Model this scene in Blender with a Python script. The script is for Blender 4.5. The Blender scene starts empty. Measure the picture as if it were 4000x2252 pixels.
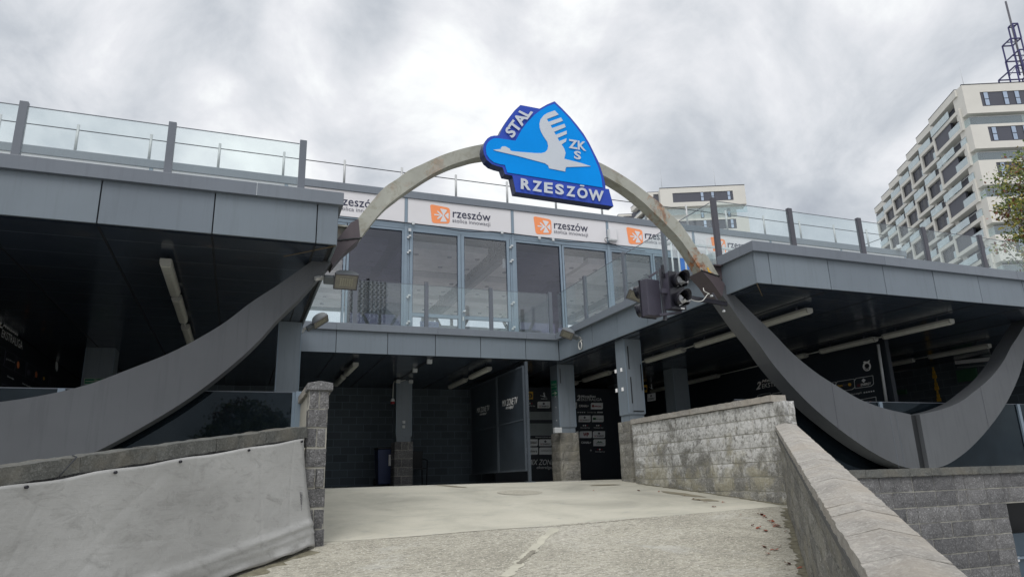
import bpy, bmesh, math, random
from mathutils import Vector, Matrix
random.seed(7)
PI = math.pi
S = bpy.context.scene
COL = S.collection

# ------------------------------------------------------------------ camera, sky, sun, exposure
YAW, PIT, ROL, F = 0.374892922, 0.269270622, -0.0295462492, 2710.9
_f = Vector((math.sin(YAW)*math.cos(PIT), math.cos(YAW)*math.cos(PIT), math.sin(PIT)))
_r0 = Vector((math.cos(YAW), -math.sin(YAW), 0)); _u0 = _r0.cross(_f)
_r = math.cos(ROL)*_r0 + math.sin(ROL)*_u0
_u = math.cos(ROL)*_u0 - math.sin(ROL)*_r0
cam = bpy.data.objects.new('camera', bpy.data.cameras.new('camera'))
COL.objects.link(cam); S.camera = cam
cam.data.sensor_width = 36; cam.data.lens = F/4000*36
cam.data.clip_start = 0.05; cam.data.clip_end = 3000
cam.matrix_world = Matrix(((_r.x, _u.x, -_f.x, 0), (_r.y, _u.y, -_f.y, 0), (_r.z, _u.z, -_f.z, 0), (0, 0, 0, 1)))

SUN_EL, SUN_AZ = math.radians(52), math.radians(215)     # azimuth clockwise from +Y
W = bpy.data.worlds.new('World'); S.world = W; W.use_nodes = True
nt = W.node_tree; nt.nodes.clear()
def wn(t, **k):
    n = nt.nodes.new(t)
    for a, b in k.items(): setattr(n, a, b)
    return n
out = wn('ShaderNodeOutputWorld')
sky = wn('ShaderNodeTexSky', sky_type='NISHITA', sun_disc=False, sun_elevation=SUN_EL, sun_rotation=SUN_AZ, dust_density=3.0)
bg1 = wn('ShaderNodeBackground'); bg1.inputs[1].default_value = 0.05
nt.links.new(sky.outputs[0], bg1.inputs[0])
tc = wn('ShaderNodeTexCoord'); sep = wn('ShaderNodeSeparateXYZ'); nt.links.new(tc.outputs['Generated'], sep.inputs[0])
def wm(op, a, b=None, c=None):
    n = wn('ShaderNodeMath', operation=op)
    for i, v in enumerate((a, b, c)):
        if v is None: continue
        if isinstance(v, (int, float)): n.inputs[i].default_value = v
        else: nt.links.new(v, n.inputs[i])
    return n.outputs[0]
zc = wm('ADD', wm('MAXIMUM', sep.outputs[2], 0.0), 0.75)
px_ = wm('DIVIDE', sep.outputs[0], zc); py_ = wm('DIVIDE', sep.outputs[1], zc)
comb = wn('ShaderNodeCombineXYZ'); nt.links.new(px_, comb.inputs[0]); nt.links.new(py_, comb.inputs[1])
CLOUD_OFF = (3.1, 7.4, 0.0)
mp = wn('ShaderNodeMapping'); mp.inputs['Location'].default_value = CLOUD_OFF; nt.links.new(comb.outputs[0], mp.inputs[0])
def wnoise(scale, detail, rough, dist):
    n = wn('ShaderNodeTexNoise'); nt.links.new(mp.outputs[0], n.inputs['Vector'])
    n.inputs['Scale'].default_value = scale; n.inputs['Detail'].default_value = detail
    n.inputs['Roughness'].default_value = rough; n.inputs['Distortion'].default_value = dist
    return n.outputs['Fac']
n1 = wnoise(2.2, 3, 0.5, 0.1); n2 = wnoise(5.0, 10, 0.58, 0.3)
mixn = wm('ADD', wm('ADD', wm('MULTIPLY', n1, 0.45), wm('MULTIPLY', n2, 0.58)), -0.002)
# large cloud masses, warped by noise: direction (through a photo point), angular size in degrees, lighter or darker
wc = wn('ShaderNodeTexNoise'); nt.links.new(mp.outputs[0], wc.inputs['Vector']); wc.inputs['Scale'].default_value = 5; wc.inputs['Detail'].default_value = 5
def vm(op, a, b=None):
    n = wn('ShaderNodeVectorMath', operation=op)
    for i, v in enumerate((a, b)):
        if v is None: continue
        if isinstance(v, tuple): n.inputs[i].default_value = v
        else: nt.links.new(v, n.inputs[i])
    return n
wv = vm('SUBTRACT', wc.outputs['Color'], (.5, .5, .5)).outputs[0]
wsc = vm('MULTIPLY', wv, (.22, .22, .22)).outputs[0]
wd = vm('NORMALIZE', vm('ADD', tc.outputs['Generated'], wsc).outputs[0]).outputs[0]
CLOUDS = ((900, 150, 6, -.075), (1060, 330, 4, -.05), (1420, 130, 3.6, -.10), (1540, 250, 3, -.05), (2720, 20, 6, -.05), (3250, 300, 10, -.05), (2850, 620, 6, -.025), (120, 120, 8, -.02), (2150, 330, 5, -.03),
          (1240, 60, 2.6, .06), (1640, 370, 4.5, .03), (1400, 500, 4.5, .03), (760, 430, 3.5, .08), (1780, 60, 3.5, .02), (1950, 560, 6, .04), (600, 100, 6, .03), (2400, 300, 8, .03), (3400, 100, 8, .03), (3850, 520, 6, .03), (1130, 260, 2.5, .07))
for (cu, cv, deg, amp) in CLOUDS:
    d_ = ((cu-2000)/F*_r - (cv-1126)/F*_u + _f).normalized()
    dt = vm('DOT_PRODUCT', wd, tuple(d_)).outputs['Value']
    g_ = wm('POWER', 2.718, wm('MULTIPLY', wm('SUBTRACT', dt, 1.0), 1/(1-math.cos(math.radians(deg)))))
    mixn = wm('ADD', mixn, wm('MULTIPLY', g_, amp))
ramp = wn('ShaderNodeValToRGB'); nt.links.new(mixn, ramp.inputs[0])
e = ramp.color_ramp.elements
e[0].position = 0.35; e[0].color = (0.305, 0.33, 0.37, 1)
e[1].position = 0.635; e[1].color = (0.78, 0.79, 0.80, 1)
for p, c in ((0.43, (0.40, 0.425, 0.46, 1)), (0.48, (0.49, 0.51, 0.54, 1)), (0.54, (0.59, 0.60, 0.625, 1)), (0.59, (0.70, 0.715, 0.72, 1))):
    x = ramp.color_ramp.elements.new(p); x.color = c
# an overcast sky is brighter overhead than near the horizon
el = wm('MAXIMUM', sep.outputs[2], 0.0)
boost = wm('ADD', 1.0, wm('MULTIPLY', wm('POWER', wm('MAXIMUM', wm('SUBTRACT', el, 0.62), 0.0), 1.0), 3.2))
below = wm('GREATER_THAN', sep.outputs[2], -0.02)
bg2 = wn('ShaderNodeBackground'); nt.links.new(ramp.outputs[0], bg2.inputs[0]); nt.links.new(boost, bg2.inputs[1])
mx = wn('ShaderNodeMixShader'); mx.inputs[0].default_value = 0.93
nt.links.new(bg1.outputs[0], mx.inputs[1]); nt.links.new(bg2.outputs[0], mx.inputs[2]); nt.links.new(mx.outputs[0], out.inputs[0])

sl = bpy.data.lights.new('sun', 'SUN'); sl.energy = 1.0; sl.angle = math.radians(30); sl.color = (1, 0.965, 0.93)
sun = bpy.data.objects.new('sun', sl); COL.objects.link(sun)
sd = Vector((math.sin(SUN_AZ)*math.cos(SUN_EL), math.cos(SUN_AZ)*math.cos(SUN_EL), math.sin(SUN_EL)))
sun.rotation_euler = sd.to_track_quat('Z', 'Y').to_euler(); sun.location = (0, 0, 60)
S.view_settings.view_transform = 'Standard'; S.view_settings.look = 'None'; S.view_settings.gamma = 1
S.view_settings.exposure = 0.58

# ------------------------------------------------------------------ measuring helpers: a photo point onto a known plane
def ray(u, v): return (u-2000)/F*_r - (v-1126)/F*_u + _f
def oz(o, s):
    return lambda x, y: (o[0]+x/s, o[1]+y/s)
def PY(q, y): d = ray(*q); return d*(y/d.y)
def PX(q, x): d = ray(*q); return d*(x/d.x)
def PZ(q, z): d = ray(*q); return d*(z/d.z)

# ------------------------------------------------------------------ materials
def srgb(*c): return tuple(((x/255)/12.92 if x/255 <= .04045 else ((x/255+.055)/1.055)**2.4) for x in c) + (1,)
class Mt:
    def __init__(s, name):
        s.m = bpy.data.materials.new(name); s.m.use_nodes = True; s.nt = s.m.node_tree
        s.b = s.nt.nodes['Principled BSDF']
    def n(s, t, **k):
        n = s.nt.nodes.new(t)
        for a, b in k.items(): setattr(n, a, b)
        return n
    def l(s, a, b): s.nt.links.new(a, b)
    def coord(s, scale=(1, 1, 1), rot=(0, 0, 0)):
        g = s.n('ShaderNodeNewGeometry'); m = s.n('ShaderNodeMapping'); m.inputs['Scale'].default_value = scale
        m.inputs['Rotation'].default_value = rot
        s.l(g.outputs['Position'], m.inputs[0]); return m.outputs[0]
    def noise(s, scale, detail=4, rough=.55, vec=None, dist=0):
        n = s.n('ShaderNodeTexNoise'); n.inputs['Scale'].default_value = scale; n.inputs['Detail'].default_value = detail
        n.inputs['Roughness'].default_value = rough; n.inputs['Distortion'].default_value = dist
        s.l(vec if vec else s.coord(), n.inputs['Vector']); return n.outputs['Fac']
    def ramp(s, fac, *stops):
        r = s.n('ShaderNodeValToRGB'); s.l(fac, r.inputs[0]); el = r.color_ramp.elements
        el[0].position, el[0].color = stops[0]; el[1].position, el[1].color = stops[-1]
        for p, c in stops[1:-1]: x = el.new(p); x.color = c
        return r.outputs[0]
    def mix(s, fac, a, b, mode='MIX'):
        m = s.n('ShaderNodeMix', data_type='RGBA', blend_type=mode)
        for sock, v in ((m.inputs[0], fac), (m.inputs[6], a), (m.inputs[7], b)):
            if isinstance(v, (tuple, float, int)): sock.default_value = v
            else: s.l(v, sock)
        return m.outputs[2]
    def math(s, op, a, b=0.0):
        m = s.n('ShaderNodeMath', operation=op)
        for i, v in enumerate((a, b)):
            if isinstance(v, (int, float)): m.inputs[i].default_value = v
            else: s.l(v, m.inputs[i])
        return m.outputs[0]
    def bump(s, h, strength=.3, dist=.01, prev=None):
        b = s.n('ShaderNodeBump'); b.inputs['Strength'].default_value = strength; b.inputs['Distance'].default_value = dist
        s.l(h, b.inputs['Height'])
        if prev: s.l(prev, b.inputs['Normal'])
        s.l(b.outputs[0], s.b.inputs['Normal']); return b.outputs[0]
    def set(s, col=None, rough=None, metal=None, spec=None):
        for k, v in (('Base Color', col), ('Roughness', rough), ('Metallic', metal), ('Specular IOR Level', spec)):
            if v is None: continue
            if isinstance(v, (tuple, float, int)): s.b.inputs[k].default_value = v
            else: s.l(v, s.b.inputs[k])
        return s
def dk(c, f): return (c[0]*f, c[1]*f, c[2]*f, 1)
def simple(name, c, rough=.5, metal=0, var=.12, scale=3, spec=.5, bump=0, bscale=60):
    m = Mt(name); nz = m.noise(scale, 5, .6)
    m.set(m.ramp(nz, (.3, dk(c, 1-var)), (.7, dk(c, 1+var))), rough, metal, spec)
    if bump: m.bump(m.noise(bscale, 3), bump, .005)
    return m.m
def cladding(name, c, rough=.38, var=.07, streak=.1, rust=None):
    m = Mt(name)
    base = m.ramp(m.noise(.9, 4, .6), (.3, dk(c, 1-var)), (.7, dk(c, 1+var)))
    st = m.noise(3.2, 5, .6, m.coord((6, 6, .35)))
    base = m.mix(m.math('MULTIPLY', m.ramp(st, (.52, (0, 0, 0, 1)), (.72, (1, 1, 1, 1))), streak*4), base, dk(c, .72))
    fine = m.noise(220, 2, .5)
    base = m.mix(.1, base, m.ramp(fine, (.35, dk(c, .8)), (.65, dk(c, 1.2))))
    oi = m.n('ShaderNodeObjectInfo')
    base = m.mix(1.0, base, m.ramp(oi.outputs['Random'], (0, (.92, .92, .93, 1)), (1, (1.05, 1.05, 1.04, 1))), 'MULTIPLY')
    drip = m.noise(7, 6, .7, m.coord((5, 5, .22)), .3)
    base = m.mix(m.math('MULTIPLY', m.ramp(drip, (.60, (0, 0, 0, 1)), (.72, (1, 1, 1, 1))), .22), base, dk(c, .55))
    m.set(base, m.math('ADD', m.math('MULTIPLY', m.noise(2.5, 4), .25), rough-.12), 0, .4)
    m.bump(m.noise(1.3, 2), .08, .02)
    return m.m
M = {}
M['fascia'] = cladding('blue_grey_cladding', srgb(112, 122, 131))
M['coping'] = cladding('coping_metal', srgb(112, 119, 128), .34)
M['colmetal'] = cladding('column_casing', srgb(122, 132, 141), .36, .1, .16)
M['joint'] = simple('dark_joint', (.012, .014, .017, 1), .7)
M['ribbon'] = cladding('ribbon_cladding', srgb(86, 89, 93), .5, .12, .16)
M['foot'] = cladding('brown_primed_steel', srgb(86, 78, 82), .5, .12, .1)
def soffit():
    m = Mt('dark_soffit_metal')
    sc = m.noise(1.4, 8, .7, m.coord((1, 2.2, 1)), .8)
    c = m.mix(m.ramp(sc, (.56, (0, 0, 0, 1)), (.72, (.55, .55, .55, 1))), srgb(50, 58, 70), srgb(104, 98, 94))
    g = m.n('ShaderNodeNewGeometry'); sp = m.n('ShaderNodeSeparateXYZ'); m.l(g.outputs['Position'], sp.inputs[0])
    fr = m.math('FRACT', m.math('MULTIPLY', sp.outputs[1], 1/.62), 0)
    ln = m.math('LESS_THAN', fr, .012)
    c = m.mix(ln, c, srgb(112, 116, 120))
    m.set(c, m.ramp(m.noise(3, 4), (.3, (.13, .13, .13, 1)), (.7, (.26, .26, .26, 1))), 0, .55)
    m.bump(m.noise(2.2, 2), .08, .02)
    return m.m
M['soffit'] = soffit()
def steel_rust():
    m = Mt('weathered_arch_paint'); c = srgb(164, 165, 156)
    v = m.coord()
    a = m.ramp(m.noise(2.2, 6, .65), (.3, dk(c, .82)), (.7, dk(c, 1.08)))
    dirt = m.ramp(m.noise(4.5, 8, .7, None, 1.0), (.5, (0, 0, 0, 1)), (.66, (.6, .6, .6, 1)))
    a = m.mix(dirt, a, srgb(120, 116, 98))
    r1 = m.ramp(m.noise(2.0, 10, .72, m.coord((1, 1, 1)), .6), (.525, (0, 0, 0, 1)), (.58, (1, 1, 1, 1)))
    g2 = m.n('ShaderNodeNewGeometry'); s2 = m.n('ShaderNodeSeparateXYZ'); m.l(g2.outputs['Position'], s2.inputs[0])
    far = m.ramp(m.math('MULTIPLY', s2.outputs[0], .1), (.18, (.25, .25, .25, 1)), (.54, (.35, .35, .35, 1)), (.60, (1, 1, 1, 1)))
    r1 = m.mix(1.0, r1, far, 'MULTIPLY')
    a = m.mix(r1, a, m.ramp(m.noise(14, 6), (.35, srgb(96, 60, 46)), (.65, srgb(176, 120, 78))))
    m.set(a, .55, 0, .35); m.bump(m.noise(30, 6), .25, .004); return m.m
M['arch'] = steel_rust()
def concrete_smooth():
    m = Mt('smooth_concrete')
    a = m.ramp(m.noise(.75, 8, .62, None, .5), (.3, srgb(152, 150, 138)), (.5, srgb(178, 175, 161)), (.72, srgb(192, 188, 174)))
    b = m.ramp(m.noise(3.5, 8, .7, m.coord((1, 2.4, 1)), 1.0), (.55, (0, 0, 0, 1)), (.74, (.55, .55, .55, 1)))
    a = m.mix(b, a, srgb(134, 138, 138))
    a = m.mix(m.ramp(m.noise(95, 3, .6), (.58, (0, 0, 0, 1)), (.72, (.35, .35, .35, 1))), a, srgb(120, 116, 104))
    m.set(a, .8, 0, .3); m.bump(m.noise(45, 6), .2, .004, m.bump(m.noise(4, 4), .15, .02)); return m.m
def concrete_rough():
    m = Mt('rough_aggregate_concrete')
    a = m.ramp(m.noise(1.1, 6, .6, None, .4), (.3, srgb(148, 144, 131)), (.55, srgb(174, 170, 156)), (.75, srgb(186, 182, 170)))
    sp = m.noise(26, 8, .8, m.coord((.55, 1.8, 1), (0, 0, -.75)))
    a = m.mix(m.ramp(sp, (.47, (0, 0, 0, 1)), (.60, (.85, .85, .85, 1))), a, srgb(104, 102, 94))
    sp2 = m.noise(44, 6, .75)
    a = m.mix(m.ramp(sp2, (.54, (0, 0, 0, 1)), (.62, (.8, .8, .8, 1))), a, srgb(212, 209, 196))
    wt = m.ramp(m.noise(.8, 5, .6, None, .6), (.56, (0, 0, 0, 1)), (.68, (.5, .5, .5, 1)))
    a = m.mix(wt, a, srgb(188, 188, 182))
    m.set(a, .88, 0, .25); m.bump(sp, .8, .014, m.bump(m.noise(8, 6), .4, .02)); return m.m
M['apron'] = concrete_smooth(); M['ramp'] = concrete_rough()
M['patch'] = simple('trowelled_patch', srgb(176, 173, 158), .8, 0, .15, 6, .3, .2, 50)
M['crack'] = simple('crack_dirt', srgb(126, 122, 110), .9, 0, .3, 20)
M['wet'] = simple('wet_stain', srgb(132, 125, 106), .5, 0, .15, 5)
def stone(name, c, c2=None, white=False, amp=1.0):
    m = Mt(name)
    a = m.ramp(m.noise(5, 8, .7), (.3, dk(c, .72)), (.7, dk(c, 1.2)))
    def spk(scale, lo, hi):
        v = m.n('ShaderNodeTexVoronoi'); v.inputs['Scale'].default_value = scale; m.l(m.coord(), v.inputs['Vector'])
        sp = m.n('ShaderNodeSeparateColor'); m.l(v.outputs['Color'], sp.inputs[0])
        return m.ramp(sp.outputs[0], (lo, (0, 0, 0, 1)), (hi, (1, 1, 1, 1)))
    a = m.mix(m.math('MULTIPLY', spk(130, .80, .86), .40*amp), a, dk(c, 2.1))
    a = m.mix(m.math('MULTIPLY', spk(105, .74, .8), .45*amp), a, dk(c, .36))
    a = m.mix(m.math('MULTIPLY', spk(60, .9, .93), .30*amp), a, dk(c, 2.6))
    at = m.n('ShaderNodeAttribute'); at.attribute_name = 'tone'
    a = m.mix(m.math('MULTIPLY', m.math('GREATER_THAN', at.outputs['Fac'], .001), 1.0), a, m.mix(1.0, a, m.ramp(at.outputs['Fac'], (0, (.86, .86, .86, 1) if white else (.68, .68, .69, 1)), (1, (1.08, 1.08, 1.07, 1) if white else (1.16, 1.15, 1.13, 1))), 'MULTIPLY'))
    if c2:
        a = m.mix(m.ramp(m.noise(2.3, 5, .6), (.48, (0, 0, 0, 1)), (.66, (.6, .6, .6, 1))), a, c2)
    if white:
        g = m.n('ShaderNodeNewGeometry'); sp = m.n('ShaderNodeSeparateXYZ'); m.l(g.outputs['Position'], sp.inputs[0])
        h = m.ramp(sp.outputs[2], (0.0, (.0, .0, .0, 1)), (1.0, (1, 1, 1, 1)))
        nn = m.noise(1.6, 9, .72, None, .8)
        msk = m.ramp(m.math('ADD', nn, m.math('MULTIPLY', h, .15)), (.49, (0, 0, 0, 1)), (.59, (.82, .82, .82, 1)))
        scr = m.ramp(m.noise(20, 8, .7, m.coord((1, 1, 1)), .4), (.36, (0, 0, 0, 1)), (.52, (1, 1, 1, 1)))
        a = m.mix(m.mix(1.0, msk, scr, 'MULTIPLY'), a, srgb(222, 222, 220))
        yl = m.ramp(m.math('SUBTRACT', m.noise(2.6, 6, .65), m.math('MULTIPLY', h, .25)), (.43, (0, 0, 0, 1)), (.56, (.55, .55, .55, 1)))
        a = m.mix(yl, a, srgb(176, 170, 146))
        st = m.ramp(m.noise(5, 5, .65, m.coord((1.5, 1.5, .4))), (.5, (0, 0, 0, 1)), (.68, (.6, .6, .6, 1)))
        a = m.mix(m.mix(1.0, st, h, 'MULTIPLY'), a, srgb(84, 84, 82))
    m.set(a, .92, 0, .2)
    m.bump(m.noise(45, 8, .75), 1.0, .014, m.bump(m.noise(9, 4), .5, .03)); return m.m
M['stone'] = stone('split_face_block', srgb(114, 114, 115), None, False, 1.1)
M['stonewarm'] = stone('weathered_block', srgb(134, 133, 128), srgb(152, 148, 134))
M['stonewhite'] = stone('block_with_old_white_paint', srgb(138, 137, 132), None, True)
M['cap'] = stone('coping_slab', srgb(163, 159, 152), srgb(166, 158, 146), False, .45)
M['capdark'] = stone('mossy_coping_slab', srgb(100, 101, 98), srgb(116, 112, 102), False, .6)
M['mortar'] = simple('mortar', srgb(168, 166, 156), .95, 0, .12, 10)
M['mortardk'] = simple('dark_mortar', srgb(80, 80, 78), .95, 0, .12, 10)
def darkblock():
    m = Mt('painted_dark_block'); c = srgb(92, 102, 110)
    g = m.n('ShaderNodeNewGeometry'); sp = m.n('ShaderNodeSeparateXYZ'); m.l(g.outputs['Position'], sp.inputs[0])
    cb = m.n('ShaderNodeCombineXYZ'); m.l(m.math('ADD', sp.outputs[0], sp.outputs[1]), cb.inputs[0]); m.l(sp.outputs[2], cb.inputs[1])
    b = m.n('ShaderNodeTexBrick'); m.l(cb.outputs[0], b.inputs[0]); b.inputs['Scale'].default_value = 1
    b.inputs['Brick Width'].default_value = .4; b.inputs['Row Height'].default_value = .2; b.inputs['Mortar Size'].default_value = .007
    b.inputs['Color1'].default_value = dk(c, .85); b.inputs['Color2'].default_value = dk(c, 1.15); b.inputs['Mortar'].default_value = dk(c, 1.8)
    m.set(b.outputs[0], .85, 0, .2); m.bump(b.outputs['Fac'], -.4, .01); return m.m
M['darkblock'] = darkblock()
def tarp():
    m = Mt('grey_mesh_tarpaulin')
    a = m.ramp(m.noise(.9, 6, .6, m.coord((1, 1, 1.6))), (.3, srgb(160, 160, 158)), (.7, srgb(186, 186, 184)))
    dirt = m.ramp(m.noise(4.2, 9, .75, m.coord((1, 1, 2.2)), .6), (.52, (0, 0, 0, 1)), (.70, (.55, .55, .55, 1)))
    a = m.mix(dirt, a, srgb(122, 122, 118))
    sc = m.ramp(m.noise(9, 5, .6, m.coord((6, 6, .7)), 1.2), (.66, (0, 0, 0, 1)), (.70, (.5, .5, .5, 1)))
    a = m.mix(sc, a, srgb(198, 200, 200))
    w = m.noise(4, 3, .6, m.coord((1.5, 1.5, 70)))
    a = m.mix(m.math('MULTIPLY', w, .28), a, srgb(120, 120, 118))
    cr = m.n('ShaderNodeTexVoronoi', feature='DISTANCE_TO_EDGE'); cr.inputs['Scale'].default_value = 1.7; m.l(m.coord((1, 1, .8), (.3, .2, .5)), cr.inputs['Vector'])
    crease = m.ramp(cr.outputs['Distance'], (0, (0, 0, 0, 1)), (.05, (1, 1, 1, 1)))
    m.set(a, .75, 0, .25); m.bump(w, .3, .004, m.bump(crease, .35, .006, m.bump(m.noise(3.5, 6, .6), .5, .03))); return m.m
M['tarp'] = tarp()
def glass(name, tint, ior=1.45, rough=0.0, dirt=0, opac=0, ocol=(0.5, 0.5, 0.5, 1), gcol=(1, 1, 1, 1)):
    m = Mt(name); m.nt.nodes.remove(m.b)
    o = m.nt.nodes['Material Output']
    t = m.n('ShaderNodeBsdfTransparent'); t.inputs[0].default_value = tint
    g = m.n('ShaderNodeBsdfGlossy'); g.inputs['Roughness'].default_value = rough; g.inputs[0].default_value = gcol
    r0 = ((ior-1)/(ior+1))**2
    lw = m.n('ShaderNodeLayerWeight'); lw.inputs[0].default_value = .5
    fr = m.math('ADD', m.math('MULTIPLY', m.math('POWER', lw.outputs['Facing'], 5.0), 1-r0), r0)
    x = m.n('ShaderNodeMixShader'); m.l(fr, x.inputs[0])
    first = t.outputs[0]
    if opac:
        d = m.n('ShaderNodeBsdfDiffuse'); d.inputs[0].default_value = ocol
        y = m.n('ShaderNodeMixShader')
        if dirt: m.l(m.ramp(m.noise(dirt, 8, .7), (.35, (opac*.4,)*3+(1,)), (.75, (opac*1.6,)*3+(1,))), y.inputs[0])
        else: y.inputs[0].default_value = opac
        m.l(t.outputs[0], y.inputs[1]); m.l(d.outputs[0], y.inputs[2]); first = y.outputs[0]
    m.l(first, x.inputs[1]); m.l(g.outputs[0], x.inputs[2]); m.l(x.outputs[0], o.inputs[0]); return m.m
M['glass'] = glass('clear_balustrade_glass', (.93, .965, .965, 1), 1.42, 0, 0, .03, (.75, .85, .88, 1))
M['window'] = glass('lounge_window_glass', (.93, .95, .97, 1), 1.9)
M['tint'] = glass('tinted_window_film', (.28, .28, .36, 1), 1.9, gcol=(.90, .93, 1, 1))
M['dglass'] = glass('dark_railing_glass', (.02, .03, .04, 1), 1.32, .02, 1.6, .03, (.22, .34, .46, 1), (.72, .88, 1, 1))
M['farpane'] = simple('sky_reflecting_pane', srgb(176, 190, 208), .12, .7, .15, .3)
M['farglass'] = glass('far_balcony_glass', (.78, .86, .88, 1), 1.5, .05, 0, .45, (.72, .82, .86, 1))
M['farclear'] = glass('far_clear_glass', (.86, .92, .93, 1), 1.45, .05, 0, .12, (.72, .80, .84, 1))
M['white'] = simple('white_render', srgb(208, 206, 199), .85, 0, .05, .25)
M['whitemetal'] = simple('white_painted_metal', srgb(196, 200, 202), .45, 0, .06)
M['galv'] = simple('galvanised_post', srgb(176, 178, 178), .45, .2, .1, 8)
M['towerdark'] = simple('dark_tower_cladding', srgb(76, 78, 88), .6, 0, .06, .4)
M['towerdark2'] = simple('black_tower_glazing', srgb(42, 44, 54), .25, 0, .1, .4)
M['towerlight'] = simple('light_grey_render', srgb(206, 206, 202), .85, 0, .05, .3)
M['mast'] = simple('blue_violet_steel', srgb(60, 58, 104), .5, 0, .1)
M['post'] = simple('anthracite_post', srgb(98, 104, 113), .42, 0, .07)
M['postdk'] = simple('dark_post', srgb(72, 72, 80), .42, 0, .07)
M['frame'] = simple('aluminium_frame', srgb(124, 140, 154), .4, 0, .05)
M['framedk'] = simple('dark_gasket', srgb(44, 54, 72), .5)
M['banner'] = simple('white_banner', srgb(214, 213, 216), .6, 0, .03, 1)
M['orange'] = simple('orange_print', srgb(240, 146, 92), .6, 0, .03)
M['navy'] = simple('navy_print', srgb(30, 36, 66), .6, 0, .03)
M['greyprint'] = simple('grey_print', srgb(92, 92, 104), .6, 0, .03)
M['signdk'] = simple('indigo_sign_face', srgb(54, 80, 178), .5, 0, .05, 1.2, .15)
M['signside'] = simple('navy_sign_side', srgb(30, 42, 82), .4, 0, .1)
M['signlt'] = simple('bright_blue_sign_face', srgb(0, 142, 232), .5, 0, .06, 1.6, .1)
M['signgrey'] = simple('grey_lettering', srgb(194, 201, 210), .45, 0, .03)
M['tubebody'] = simple('fixture_housing', srgb(160, 160, 154), .5, 0, .08)
M['tubelens'] = simple('fixture_diffuser', srgb(206, 206, 196), .35, 0, .08, 12)
M['blackplastic'] = simple('black_plastic', srgb(34, 34, 42), .25, 0, .15, 6)
M['plumplastic'] = simple('faded_black_plastic', srgb(62, 60, 72), .45, 0, .15, 5)
M['foil'] = simple('crumpled_silver_foil', srgb(206, 208, 212), .35, .35, .2, 10, .5, .8, 18)
M['lens'] = simple('dark_lens', srgb(30, 34, 40), .1)
M['flbody'] = simple('floodlight_body', srgb(86, 92, 96), .4, .2, .1)
M['flglass'] = simple('floodlight_glass', srgb(122, 120, 112), .2, 0, .12, 20)
M['flled'] = simple('floodlight_led_grid', srgb(150, 148, 132), .4, 0, .1)
M['screen'] = simple('black_screen_sheet', srgb(46, 54, 62), .5, 0, .3, 1.5)
M['screenframe'] = simple('screen_frame', srgb(66, 74, 82), .6)
M['sponsor'] = simple('black_sponsor_wall', srgb(38, 46, 56), .55, 0, .2, 1)
M['panelgrey'] = simple('light_grey_logo_panel', srgb(238, 242, 244), .55)
M['panelblank'] = simple('blank_grey_board', srgb(140, 150, 152), .6)
M['whiteprint'] = simple('white_print', srgb(250, 250, 250), .55)
M['redprint'] = simple('dark_red_print', srgb(140, 36, 52), .6)
M['yellowprint'] = simple('yellow_print', srgb(220, 176, 66), .6)
M['greenprint'] = simple('green_print', srgb(64, 110, 84), .6)
M['green'] = simple('exit_sign_green', srgb(20, 112, 84), .5)
M['cream'] = simple('cream_print', srgb(200, 214, 196), .5)
M['black'] = simple('black_board', srgb(26, 30, 38), .5)
M['cable'] = simple('black_cable', srgb(34, 38, 48), .5)
M['whitecable'] = simple('white_cable', srgb(206, 206, 200), .5)
M['red'] = simple('red_plastic', srgb(140, 40, 44), .5)
M['bluebin'] = simple('blue_bin_plastic', srgb(24, 44, 86), .5)
M['bluecloth'] = simple('blue_panel', srgb(52, 128, 220), .5)
M['bluechair'] = simple('blue_seat_fabric', srgb(84, 104, 160), .7)
M['sofa'] = simple('grey_sofa', srgb(100, 108, 118), .8)
M['ceil'] = simple('white_ceiling_panel', srgb(232, 226, 226), .8)
M['ceildk'] = simple('roof_sheet', srgb(140, 146, 150), .6)
M['truss'] = simple('truss_paint', srgb(44, 50, 66), .5)
M['asphalt'] = simple('yard_paving', (.26, .26, .25, 1), .9, 0, .2, 2)
M['pit'] = simple('pit_floor_concrete', srgb(184, 184, 174), .8, 0, .15, 1.2)
M['deck'] = simple('terrace_deck', srgb(176, 172, 168), .8)
M['bark'] = simple('bark', (.06, .05, .04, 1), .9, 0, .3, 8)
M['door6'] = simple('grey_garage_panel', srgb(66, 84, 98), .4)
def leafm(n, c):
    m = Mt(n); m.set(m.ramp(m.noise(3, 3), (.3, dk(c, .7)), (.7, dk(c, 1.3))), .55, 0, .3); return m.m
LEAF = [leafm('leaf_olive', (.17, .20, .05, 1)), leafm('leaf_green', (.09, .14, .04, 1)), leafm('leaf_yellow', (.36, .31, .08, 1)), leafm('leaf_russet', (.20, .08, .05, 1))]
M['fallen'] = simple('dead_leaf', srgb(132, 70, 48), .7, 0, .4, 40)

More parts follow.
